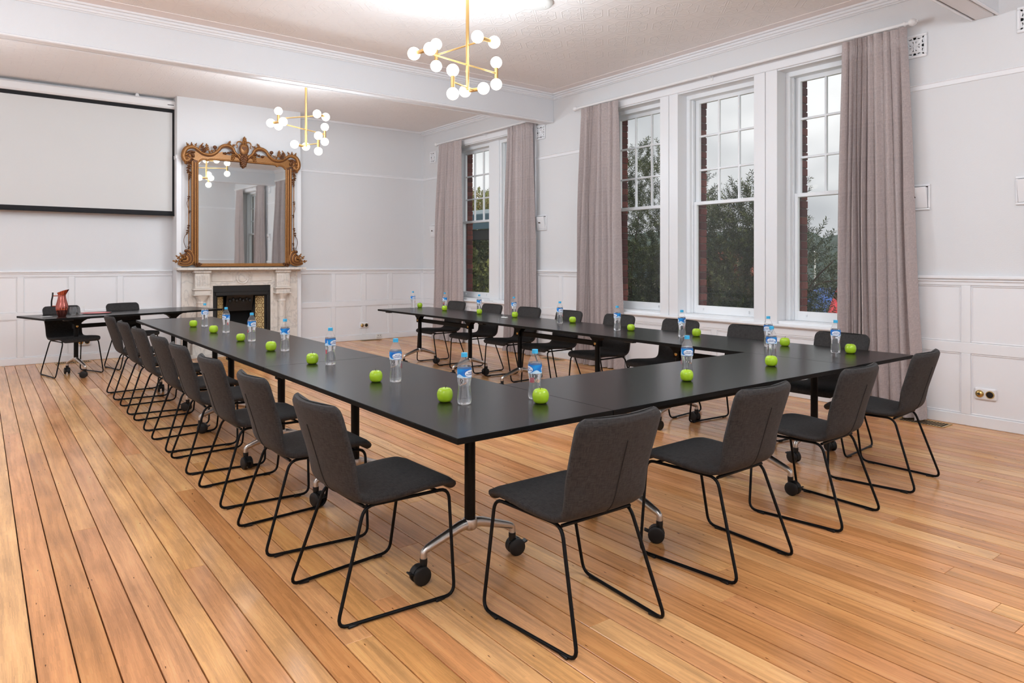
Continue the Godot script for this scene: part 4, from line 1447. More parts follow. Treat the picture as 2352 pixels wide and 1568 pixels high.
func make_bottle(label: String) -> Node3D:
	var t := thing("water_bottle", label, "bottle", Vector3.ZERO, 0.0, "water bottles set out along the tables")
	var outer := [Vector2(0.0, 0.004), Vector2(0.018, 0.002), Vector2(0.027, 0.0005), Vector2(0.0315, 0.006), Vector2(0.0325, 0.022), Vector2(0.0315, 0.040), Vector2(0.0285, 0.062), Vector2(0.0275, 0.078), Vector2(0.0285, 0.094), Vector2(0.0315, 0.112), Vector2(0.0325, 0.124), Vector2(0.0325, 0.160), Vector2(0.0310, 0.172), Vector2(0.0250, 0.188), Vector2(0.0170, 0.202), Vector2(0.0130, 0.208), Vector2(0.0125, 0.216)]
	part(t, "bottle_wall", MB.new().lathe(outer, 24), M.bottle_wall)
	# the water stands just inside the wall, nearly to the shoulder, with ribs pressed into the lower half
	var w := []
	for p in outer.slice(0, 13):
		w.push_back(Vector2(maxf(p.x - 0.0012, 0.0), p.y + (0.0015 if p.y < 0.01 else 0.0)))
	w.push_back(Vector2(0.0, 0.172))
	part(t, "water", MB.new().lathe(w, 48, Transform3D.IDENTITY, 0.022, 6), M.water)
	part(t, "label", MB.new().lathe([Vector2(0.0330, 0.122), Vector2(0.0330, 0.162)], 32), M.label)
	for k in 2:
		part(t, "lettering", bent_text("MOUNT", 0.0085, 0.0331, 0.1455, PI * k), M.print_blue)
		part(t, "lettering", bent_text("FRANKLIN", 0.0105, 0.0331, 0.1365, PI * k), M.print_blue)
	part(t, "price_flash", MB.new().grid([[Vector3(0.0310, 0.072, 0.004), Vector3(0.0306, 0.072, 0.011)], [Vector3(0.0318, 0.098, 0.004), Vector3(0.0312, 0.098, 0.011)]]), M.print_red)
	part(t, "neck_ring", MB.new().lathe([Vector2(0.013, 0.209), Vector2(0.0158, 0.210), Vector2(0.0158, 0.2115), Vector2(0.013, 0.2125)], 20), M.bottle_wall)
	part(t, "cap", MB.new().lathe([Vector2(0.0, 0.2135), Vector2(0.0148, 0.2135), Vector2(0.0150, 0.2165), Vector2(0.0142, 0.2170), Vector2(0.0142, 0.2300), Vector2(0.0132, 0.2320), Vector2(0.0, 0.2320)], 32, Transform3D.IDENTITY, 0.02, 24), M.cap)
	return t

func make_apple(label: String) -> Node3D:
	var t := thing("green_apple", label, "apple", Vector3.ZERO, 0.0, "green apples set out along the tables")
	var prof := [Vector2(0.0, 0.007), Vector2(0.009, 0.003), Vector2(0.018, 0.0), Vector2(0.0275, 0.004), Vector2(0.0335, 0.014), Vector2(0.0362, 0.028), Vector2(0.0360, 0.040), Vector2(0.0325, 0.052), Vector2(0.0255, 0.0605), Vector2(0.0172, 0.0632), Vector2(0.0098, 0.0612), Vector2(0.004, 0.0555), Vector2(0.0, 0.0525)]
	var fine := []
	var pts := []
	for p in prof:
		pts.push_back(Vector3(p.x, p.y, 0))
	for p in curve(pts, 3):
		fine.push_back(Vector2(maxf(p.x, 0.0), p.y))
	part(t, "flesh", MB.new().lathe(fine, 28, Transform3D.IDENTITY, 0.018, 5), M.apple)
	part(t, "stalk", MB.new().tube([Vector3(0, 0.052, 0), Vector3(0.001, 0.064, 0.001), Vector3(0.005, 0.074, 0.002)], [0.0014, 0.0012, 0.0017], 6), M.stalk)
	return t

func make_table_things() -> void:
	var nth := ["first", "second", "third", "fourth", "fifth", "sixth", "seventh", "eighth", "ninth"]
	var rows := [
		["left table arm, %s from the near corner", [[1.74, -2.63], [1.77, -3.34], [1.74, -4.14], [1.75, -4.98], [1.75, -5.75], [1.78, -6.60], [1.78, -7.35]], [[1.70, -2.73], [1.69, -3.41], [1.67, -4.26], [1.68, -5.07], [1.69, -5.84], [1.69, -6.67], [1.69, -7.42]]],
		["near end table, %s from the left", [[2.07, -2.53], [3.13, -2.49], [4.02, -2.53]], [[2.03, -2.44], [3.04, -2.42], [3.89, -2.45]]],
		["right table arm, %s from the near end", [[4.80, -2.52], [4.74, -3.01], [4.77, -3.85], [4.75, -4.59], [4.81, -5.47], [5.02, -6.53], [5.02, -7.25], [4.99, -8.02], [4.84, -8.62]], [[4.87, -2.45], [4.90, -2.97], [4.93, -3.82], [4.85, -4.51], [4.99, -5.47], [4.95, -6.42], [4.92, -7.10], [4.90, -7.88], [4.95, -8.62]]]]
	var b0: Node3D
	var a0: Node3D
	for r in rows:
		for i in r[1].size():
			var p: Array = r[1][i]
			var at := Vector3(p[0], TOP + 0.0002, p[1])
			var lab: String = "blue-labelled water bottle on the " + r[0] % nth[i]
			var turn := rng.randf_range(-3.1, 3.1)
			if b0 == null:
				b0 = make_bottle(lab)
				b0.position = at
				b0.rotation.y = 0.4
			else:
				again(b0, "water_bottle", lab, at, turn)
		for i in r[2].size():
			var p: Array = r[2][i]
			var at := Vector3(p[0], TOP + 0.0002, p[1])
			var lab: String = "shiny green apple on the " + r[0] % nth[i]
			if a0 == null:
				a0 = make_apple(lab)
				a0.position = at
			else:
				var o := again(a0, "green_apple", lab, at, rng.randf_range(-3.1, 3.1))
				var k := rng.randf_range(0.94, 1.05)
				o.scale = Vector3(k, k * rng.randf_range(0.95, 1.03), k)
	# copper jug, two glasses, tray and note paper on the presenter's table
	var t := thing("copper_jug", "tall fluted copper jug with black handle on presenter's table", "jug", Vector3(0.775, TOP, -9.74), -0.25)
	var prof := [Vector2(0.0, 0.0), Vector2(0.037, 0.0), Vector2(0.040, 0.006), Vector2(0.048, 0.03), Vector2(0.059, 0.075), Vector2(0.062, 0.105), Vector2(0.059, 0.14), Vector2(0.049, 0.18), Vector2(0.041, 0.215), Vector2(0.038, 0.245), Vector2(0.041, 0.262)]
	var jug := MB.new().lathe(prof, 96, Transform3D.IDENTITY, 0.045, 14)
	var rim := []
	for j in 5:
		var ring := []
		for i in 96:
			var a := TAU * i / 96
			var lip := pow(maxf(0.0, cos(a)), 2.0)
			var rr := 0.041 * (1.0 + 0.045 * cos(a * 14.0)) + 0.004 * j * 0.5 + 0.006 * j * lip
			ring.push_back(Vector3(rr * cos(a), 0.262 + j / 4.0 * (0.018 + 0.040 * (0.5 + 0.5 * cos(a))), rr * sin(a)))
		rim.push_back(ring)
	jug.grid(rim, true)
	var ins := []
	for r in rim:
		var q := []
		for p in r:
			q.push_back(Vector3(p.x * 0.975, p.y, p.z * 0.975))
		ins.push_back(q)
	jug.grid(ins, true, true)
	part(t, "body", jug, M.copper)
	part(t, "handle", MB.new().tube(curve([Vector3(-0.092, 0.285, 0), Vector3(-0.094, 0.24, 0), Vector3(-0.104, 0.18, 0), Vector3(-0.104, 0.12, 0)], 5), 0.0085, 10), M.black_plastic)
	for q in [[0.245, -0.038, -0.094], [0.125, -0.058, -0.104]]:
		part(t, "handle_stay", MB.new().tube([Vector3(q[1], q[0], 0), Vector3(q[2], q[0], 0)], 0.006, 8), M.copper)
	var g0: Node3D
	for q in [[0.905, -9.93, "clear stemless glass right beside the copper jug"], [0.985, -9.95, "clear stemless glass farther from the copper jug"]]:
		if g0 == null:
			g0 = thing("drinking_glass", q[2], "glass", Vector3(q[0], TOP, q[1]), 0.0, "stemless glasses by the jug")
			part(g0, "bowl", MB.new().lathe([Vector2(0.0, 0.006), Vector2(0.022, 0.004), Vector2(0.030, 0.012), Vector2(0.0385, 0.035), Vector2(0.0395, 0.055), Vector2(0.036, 0.085), Vector2(0.0335, 0.100)], 28), M.glassware)
			part(g0, "foot", MB.new().lathe([Vector2(0.0, 0.0), Vector2(0.023, 0.0), Vector2(0.024, 0.004), Vector2(0.0, 0.010)], 24), M.glassware)
		else:
			again(g0, "drinking_glass", q[2], Vector3(q[0], TOP, q[1]))
	t = thing("serving_tray", "flat black oval tray with red face behind the glasses", "tray", Vector3(1.16, TOP, -10.12), 0.25)
	part(t, "rim", MB.new().lathe([Vector2(0, 0.0), Vector2(0.17, 0.0), Vector2(0.18, 0.006), Vector2(0.178, 0.009), Vector2(0.165, 0.006)], 40), M.black_plastic)
	part(t, "face", MB.new().lathe([Vector2(0.166, 0.004), Vector2(0.166, 0.0062), Vector2(0, 0.0062)], 40), M.coaster_red)
	t = thing("note_paper", "small sheet of white paper left of the copper jug", "paper", Vector3(0.63, TOP, -9.86), 0.4)
	part(t, "sheet", MB.new().box(Vector3(0, 0.0008, 0), Vector3(0.10, 0.0012, 0.07)), M.paper)
	t = thing("remote_clicker", "small white clicker lying on right table near the far windows", "clicker", Vector3(4.80, TOP, -6.42), 0.3)
	part(t, "body", MB.new().box(Vector3(0, 0.006, 0), Vector3(0.035, 0.012, 0.08), 0.004), M.white_plastic)
	part(t, "button", MB.new().box(Vector3(0, 0.0125, 0.015), Vector3(0.012, 0.003, 0.012), 0.001), M.black_plastic)


# ---------------------------------------------------------------- fittings on walls, floor and ceiling
# local: x along the wall, y up, z out
func pierced_vent(label: String, at: Transform3D) -> void:
	var t := thing("wall_vent", label, "vent", Vector3.ZERO, 0.0, "white pierced wall vents")
	t.transform = at
	for q in [[-0.105, 0.105, 0.080, 0.105], [-0.105, 0.105, -0.105, -0.080], [-0.105, -0.080, -0.080, 0.080], [0.080, 0.105, -0.080, 0.080]]:
		part(t, "frame_bar", MB.new().span(Vector3(q[0], q[2], 0), Vector3(q[1], q[3], 0.018), 0.006), M.trim_paint)
	part(t, "backing", MB.new().span(Vector3(-0.085, -0.085, 0.0005), Vector3(0.085, 0.085, 0.002)), M.hole)
	# cast leaf lattice: four curled leaves round a boss, with gaps between
	var mb := MB.new()
	mb.lump(Vector3(0, 0, 0.007), Vector3(0.018, 0.018, 0.007), Basis.IDENTITY, 5, 10)
	for k in 4:
		var a := PI / 2 * k + PI / 4
		var d := Vector3(cos(a), sin(a), 0)
		var s := Vector3(-sin(a), cos(a), 0)
		mb.lump(d * 0.050 + Vector3(0, 0, 0.007), Vector3(0.017, 0.046, 0.005), Basis(s, d, Vector3(0, 0, 1)), 6, 8)
		for q in [-1.0, 1.0]:
			mb.lump(d * 0.052 + s * 0.022 * q + Vector3(0, 0, 0.006), Vector3(0.012, 0.028, 0.004), Basis(Vector3(0, 0, 1), -0.75 * q) * Basis(s, d, Vector3(0, 0, 1)), 6, 8)
			mb.lump(d * 0.088 + s * 0.026 * q + Vector3(0, 0, 0.006), Vector3(0.014, 0.025, 0.004), Basis(Vector3(0, 0, 1), -0.9 * q) * Basis(s, d, Vector3(0, 0, 1)), 6, 8)
		var e := Vector3(cos(PI / 2 * k), sin(PI / 2 * k), 0)
		var w := Vector3(-e.y, e.x, 0)
		mb.tube(curve([e * 0.086 + w * 0.02, e * 0.058 + w * 0.016, e * 0.042, e * 0.058 - w * 0.016, e * 0.086 - w * 0.02], 4), 0.008, 6)
		mb.tube([Vector3(0, 0, 0.005), e * 0.044 + Vector3(0, 0, 0.005)], 0.009, 6)
	part(t, "lattice", mb, M.trim_paint)

func hopper_vent(label: String, at: Transform3D) -> void:
	var t := thing("hopper_vent", label, "vent", Vector3.ZERO, 0.0, "white hopper vents")
	t.transform = at
	for q in [[-0.115, 0.115, 0.095, 0.115], [-0.115, 0.115, -0.115, -0.095], [-0.115, -0.098, -0.095, 0.095], [0.098, 0.115, -0.095, 0.095]]:
		part(t, "frame_bar", MB.new().span(Vector3(q[0], q[2], 0), Vector3(q[1], q[3], 0.016), 0.005), M.trim_paint)
	part(t, "throat", MB.new().span(Vector3(-0.098, -0.095, 0.0004), Vector3(0.098, 0.095, 0.0015)), M.hole)
	var b := Basis(Vector3.RIGHT, 0.22)
	var fl := part(t, "flap", MB.new().box(b * Vector3(0, 0.093, 0) + Vector3(0, -0.093, 0.010), Vector3(0.190, 0.186, 0.008), 0.002, b), M.trim_paint)
	for s in [-1.0, 1.0]:
		var tri := PackedVector2Array([Vector2(0.006, -0.090), Vector2(0.006, 0.085), Vector2(0.045, 0.085)])
		part(fl, "cheek", MB.new().prism(tri, -0.002, 0.002, Transform3D(Basis(Vector3(0, 0, 1), Vector3.UP, Vector3(-1, 0, 0)), Vector3(s * 0.092, 0, 0))), M.trim_paint)
	part(fl, "knob", MB.new().lathe([Vector2(0.006, 0), Vector2(0.006, 0.012), Vector2(0.011, 0.018), Vector2(0.011, 0.026), Vector2(0, 0.030)], 14, Transform3D(Basis(Vector3.RIGHT, PI / 2), Vector3(0, 0, 0.034))), M.stalk)

func socket_block(label: String, at: Transform3D) -> void:
	var t := thing("wall_socket", label, "socket", Vector3.ZERO, 0.0, "brass sockets on white blocks")
	t.transform = at
	part(t, "block", MB.new().span(Vector3(-0.08, -0.05, 0), Vector3(0.08, 0.05, 0.026), 0.010), M.trim_paint)
	var face := Basis(Vector3.RIGHT, PI / 2)
	part(t, "switch_dome", MB.new().lathe([Vector2(0.031, 0), Vector2(0.031, 0.004), Vector2(0.026, 0.014), Vector2(0.014, 0.020), Vector2(0.010, 0.020)], 22, Transform3D(face, Vector3(-0.038, 0, 0.026))).tube([Vector3(-0.038, 0, 0.04), Vector3(-0.038, -0.008, 0.062)], 0.004, 6), M.brass_knob)
	part(t, "outlet_ring", MB.new().lathe([Vector2(0.032, 0), Vector2(0.032, 0.006), Vector2(0.027, 0.012), Vector2(0.025, 0.010)], 22, Transform3D(face, Vector3(0.038, 0, 0.026))), M.brass_knob)
	part(t, "outlet_face", MB.new().lathe([Vector2(0.026, 0.009), Vector2(0.0, 0.011)], 20, Transform3D(face, Vector3(0.038, 0, 0.026))), M.black_plastic)

func floor_register(label: String, at: Vector3, turn: float, l: float, w: float) -> void:
	var t := thing("floor_register", label, "floor vent", at, turn, "brass floor registers")
	for q in [[-l, l, -w, -w + 0.02], [-l, l, w - 0.02, w], [-l, -l + 0.02, -w + 0.02, w - 0.02], [l - 0.02, l, -w + 0.02, w - 0.02]]:
		part(t, "frame_bar", MB.new().span(Vector3(q[0], 0.0002, q[2]), Vector3(q[1], 0.005, q[3]), 0.0015), M.brass_knob)
	part(t, "duct", MB.new().span(Vector3(-l + 0.02, 0.0002, -w + 0.02), Vector3(l - 0.02, 0.0008, w - 0.02)), M.hole)
	var n := int((l * 2 - 0.04) / 0.022)
	for i in range(1, n):
		var x := -l + 0.02 + (l * 2 - 0.04) * i / n
		part(t, "slat", MB.new().span(Vector3(x - 0.0035, 0.0008, -w + 0.018), Vector3(x + 0.0035, 0.0042, w - 0.018)), M.brass_knob)

func right_at(y: float, z: float) -> Transform3D:
	return Transform3D(Basis(Vector3(0, 0, 1), Vector3.UP, Vector3(-1, 0, 0)), Vector3(XW - 0.001, y, z))

func make_fittings() -> void:
	pierced_vent("white pierced vent high beside the right end of the long curtain rod", right_at(3.305, -2.765))
	pierced_vent("white pierced vent at the upper right edge of the photo", right_at(3.325, -1.885))
	pierced_vent("white pierced vent high on the wall under the beam's end", right_at(3.31, -7.985))
	pierced_vent("white pierced vent high near the far corner of the room", right_at(3.31, -11.08))
	hopper_vent("white tilting hopper vent right of the nearest curtain", right_at(1.955, -2.75))
	hopper_vent("white tilting hopper vent cut by the right edge of the photo", right_at(1.955, -1.885))
	hopper_vent("white hopper vent on the wall between the two window groups", right_at(1.965, -7.965))
	hopper_vent("white hopper vent beside the farthest curtain near the corner", right_at(1.955, -11.05))
	hopper_vent("white hopper vent on the wall behind the camera, seen in the mirror", Transform3D(Basis(Vector3(-1, 0, 0), Vector3.UP, Vector3(0, 0, -1)), Vector3(4.6, 1.95, ZR - 0.001)))
	socket_block("brass socket on the white panelling at the right of the photo", right_at(0.285, -2.21))
	var back := func(x: float, y: float) -> Transform3D: return Transform3D(Basis.IDENTITY, Vector3(x, y, ZB + 0.001 + 0.006))
	socket_block("brass socket on the panelling between fireplace and far corner", back.call(5.43, 0.262))
	socket_block("dark socket on the panelling behind the presenter's table", back.call(1.17, 0.262))
	var t := thing("low_outlet", "small white double outlet on the skirting near the far corner", "outlet", Vector3(5.72, 0.062, ZB + 0.025))
	part(t, "plate", MB.new().box(Vector3(0, 0, 0.006), Vector3(0.11, 0.065, 0.012), 0.004), M.white_plastic)
	for x in [-0.02, 0.02]:
		part(t, "outlet_hole", MB.new().box(Vector3(x, 0.004, 0.0122), Vector3(0.010, 0.014, 0.002)), M.hole)
	floor_register("brass floor register below the nearest curtain at right", Vector3(6.475, 0, -2.62), PI / 2, 0.19, 0.10)
	floor_register("brass floor register under the presenter's table", Vector3(1.03, 0, -11.29), 0.0, 0.21, 0.075)
	floor_register("brass floor register by the wall right of the fireplace", Vector3(5.50, 0, -11.33), 0.0, 0.19, 0.075)
	floor_register("brass floor register beside the wall between the windows", Vector3(6.50, 0, -7.55), PI / 2, 0.19, 0.075)
	t = thing("smoke_detector", "round cream disc fixed to the ceiling at the top edge", "detector", Vector3(4.17, CEIL, -5.045))
	part(t, "body", MB.new().lathe([Vector2(0.0, -0.045), Vector2(0.09, -0.045), Vector2(0.125, -0.034), Vector2(0.135, -0.018), Vector2(0.135, 0.0)], 36), M.white_plastic)
	part(t, "test_button", MB.new().lathe([Vector2(0.0, -0.048), Vector2(0.010, -0.048), Vector2(0.012, -0.044)], 14, Transform3D(Basis.IDENTITY, Vector3(0.05, 0, 0.03))), M.white_plastic)
	t = thing("sprinkler_head", "small ceiling sprinkler head seen in the mirror", "sprinkler", Vector3(4.3, CEIL, -0.6))
	part(t, "rose", MB.new().lathe([Vector2(0.0, -0.006), Vector2(0.03, -0.006), Vector2(0.034, 0.0)], 18), M.aluminium)
	part(t, "nozzle", MB.new().lathe([Vector2(0.0, -0.07), Vector2(0.02, -0.07), Vector2(0.006, -0.06), Vector2(0.008, -0.03), Vector2(0.014, -0.006)], 14), M.black_metal)


# ---------------------------------------------------------------- outside the windows
func ground_y(x: float, z: float) -> float:
	var y := -3.6 - 1.6 * smoothstep(14.0, 50.0, x) - 18.0 * smoothstep(70.0, 190.0, x)
	return y

func make_outside() -> void:
	var g := structure("ground_outside")
	var n := noise(101, 0.006, 4)
	var bumps := noise(102, 0.05, 3)
	var rows := []
	for i in 26:
		var x := 7.2 + 283.0 * pow(i / 25.0, 2.2)
		var row := []
		for j in 40:
			var z := lerpf(-420.0, 160.0, j / 39.0)
			row.push_back(Vector3(x, ground_y(x, z) + n.get_noise_2d(x, z) * 1.2 * smoothstep(60, 120, x), z))
		rows.push_back(row)
	part(g, "lawn", MB.new().grid(rows, false, true), M.grass)
	var h := structure("hill_outside")
	rows = []
	for i in 60:
		var f := i / 59.0
		var x := lerpf(250.0, 620.0, f)
		var row := []
		for j in 150:
			var z := lerpf(-900.0, 300.0, j / 149.0)
			var up := smoothstep(0.0, 0.5, f)
			row.push_back(Vector3(x, -24.0 + 42.0 * up + up * n.get_noise_2d(z * 0.7, x * 0.2) * 22.0 + bumps.get_noise_2d(x, z) * 5.0, z))
		rows.push_back(row)
	part(h, "wooded_slope", MB.new().grid(rows, false, true), M.forest)
	# houses half hidden by the trees
	for q in [[Vector3(62, -5.1, -44.5), 0.4, 9.0, 5.2, "brick_wall", "roof_red", "orange brick house with red roof glimpsed through the middle window's trees"], [Vector3(74, -5.3, -62.0), -0.2, 11.0, 4.6, "render_wall", "roof_grey", "cream house with grey roof behind the trees outside"], [Vector3(98, -8.5, -74.0), 0.1, 10.0, 6.5, "render_wall", "roof_red", "pale house with red roof farther down the slope outside"]]:
		var t := thing("house", q[6], "house", q[0], q[1])
		var l: float = q[2]
		var hh: float = q[3]
		part(t, "wall", MB.new().box(Vector3(0, hh / 2, 0), Vector3(l, hh, l * 0.8)), M[q[4]])
		var gable := PackedVector2Array([Vector2(-l * 0.46, hh), Vector2(l * 0.46, hh), Vector2(0, hh + 2.4)])
		part(t, "roof", MB.new().prism(gable, -l * 0.55, l * 0.55, Transform3D(Basis(Vector3.UP, PI / 2), Vector3.ZERO)), M[q[5]])
		for k in 3:
			var w := part(t, "window_frame", MB.new().box(Vector3(-l / 2 - 0.03, hh * 0.62, -l * 0.25 + l * 0.25 * k), Vector3(0.1, 1.5, 1.3), 0.02), M.pole_white)
			part(w, "window_pane", MB.new().box(Vector3(-l / 2 - 0.09, hh * 0.62, -l * 0.25 + l * 0.25 * k), Vector3(0.04, 1.3, 1.1)), M.dark_window)
	var aw := thing("awning", "red and blue awning low behind the trees at the right window", "awning", Vector3(26.0, -3.9, -13.6), 0.2)
	for k in 4:
		part(aw, "canopy_strip", MB.new().prism(PackedVector2Array([Vector2(-1.2, 3.4), Vector2(0, 4.3), Vector2(1.2, 3.4), Vector2(1.2, 3.1), Vector2(-1.2, 3.1)]), -2.0 + k, -1.0 + k), M.sign_red if k % 2 == 0 else M.sign_blue)
	for q in [[-1.1, -1.9], [1.1, -1.9], [-1.1, 1.9], [1.1, 1.9]]:
		part(aw, "post", MB.new().tube([Vector3(q[0], 0, q[1]), Vector3(q[0], 3.2, q[1])], 0.05, 8), M.pole_white)
	for q in [[58.0, -32.3, "white flagpole standing on the slope, left one through the right window"], [60.0, -31.2, "white flagpole standing on the slope beside the right curtain"]]:
		var t := thing("flagpole", q[2], "flagpole", Vector3(q[0], -5.2, q[1]), 0.0, "white flagpoles outside")
		part(t, "pole", MB.new().tube([Vector3.ZERO, Vector3(0, 7.4, 0)], [0.10, 0.06], 8), M.pole_white)
		part(t, "ball", MB.new().lump(Vector3(0, 7.45, 0), Vector3.ONE * 0.12), M.pole_white)
	# neighbouring verandah seen through the far pair of windows
	var v := thing("verandah", "neighbouring verandah roof with teal fascia seen through the far window", "verandah", Vector3(10.6, -3.6, -15.6))
	part(v, "roof", MB.new().prism(PackedVector2Array([Vector2(-1.4, 6.02), Vector2(1.6, 6.5), Vector2(1.6, 6.58), Vector2(-1.4, 6.10)]), -3.2, 3.2), M.roof_grey)
	part(v, "fascia", MB.new().span(Vector3(-1.46, 5.74, -3.2), Vector3(-1.38, 6.08, 3.2), 0.01), M.fascia_teal)
	part(v, "beam", MB.new().span(Vector3(-1.3, 5.5, -3.1), Vector3(-1.12, 5.74, 3.1), 0.01), M.black_metal)
	for z in [-2.9, 2.9]:
		part(v, "post", MB.new().span(Vector3(-1.27, 0, z - 0.06), Vector3(-1.15, 5.5, z + 0.06), 0.01), M.fascia_teal)
	var ch := thing("chimney", "dark chimney top of the next building against the sky", "chimney", Vector3(22.0, -4.0, -33.8))
	part(ch, "stack", MB.new().span(Vector3(-0.5, 0, -0.8), Vector3(0.5, 8.3, 0.8), 0.02), M.brick_0)
	part(ch, "cap", MB.new().span(Vector3(-0.7, 8.3, -1.1), Vector3(0.7, 8.8, 1.1), 0.04), M.fascia_teal)
	make_trees()

# a twig with leaves along it, pointing up y
func spray_mesh(leaf: float, width: float, count: int, sd: int) -> ArrayMesh:
	var r := RandomNumberGenerator.new()
	r.seed = sd
	var mb := MB.new()
	var l := 0.27
	mb.tube([Vector3.ZERO, Vector3(0.01, l * 0.5, 0), Vector3(0, l, 0.01)], [0.004, 0.003, 0.0015], 3, false)
	for i in count:
		var f := (i + 0.5) / count
		var a := i * 2.4
		var d := Vector3(cos(a), r.randf_range(0.5, 1.1), sin(a)).normalized()
		var s := d.cross(Vector3(r.randf_range(-1, 1), r.randf_range(-1, 1), r.randf_range(-1, 1))).normalized()
		var p := Vector3(0, l * f, 0)
		var k := leaf * r.randf_range(0.75, 1.2)
		var m := p + d * k * 0.5 + d.cross(s) * k * 0.06
		mb.quad(p, m + s * width, p + d * k, m - s * width)
	return mb.mesh()

# crowns: [centre, radii, sprays]; leaves point outwards and up
func make_tree(called: String, label: String, at: Vector3, crowns: Array, stems: Array, leaf_mesh: ArrayMesh, tints: Array, sd: int) -> void:
	var t := thing(called, label, "tree" if called.ends_with("tree") else "shrub", at, 0.0, "trees outside the windows")
	var r := RandomNumberGenerator.new()
	r.seed = sd
	var first := true
	for s in stems:
		var c := curve(s, 4)
		part(t, "trunk" if first else "branch", MB.new().tube(c, taper(c.size(), 0.085 if first else 0.030, 0.03 if first else 0.008), 7), M.bark)
		first = false
	for k in tints.size():
		var places: Array[Transform3D] = []
		for c in crowns:
			for i in int(c[2] * 1.9 / tints.size()):
				var d := Vector3(r.randfn(), r.randfn(), r.randfn()).normalized()
				var p: Vector3 = c[0] + d * c[1] * pow(r.randf(), 0.45)
				var up := (d + Vector3(r.randf_range(-0.6, 0.6), r.randf_range(-0.1, 0.9), r.randf_range(-0.6, 0.6))).normalized()
				var x := up.cross(Vector3(r.randf_range(-1, 1), r.randf_range(-1, 1), r.randf_range(-1, 1))).normalized()
				var sc := r.randf_range(0.75, 1.35)
				places.push_back(Transform3D(Basis(x, up, x.cross(up)).scaled(Vector3.ONE * sc), p))
		var mm := MultiMesh.new()
		mm.transform_format = MultiMesh.TRANSFORM_3D
		mm.mesh = leaf_mesh
		mm.instance_count = places.size()
		for i in places.size():
			mm.set_instance_transform(i, places[i])
		var o := MultiMeshInstance3D.new()
		o.multimesh = mm
		o.material_override = M["leaf_%d" % tints[k]]
		o.set_meta("kind", "stuff")
		put(t, o, "foliage")

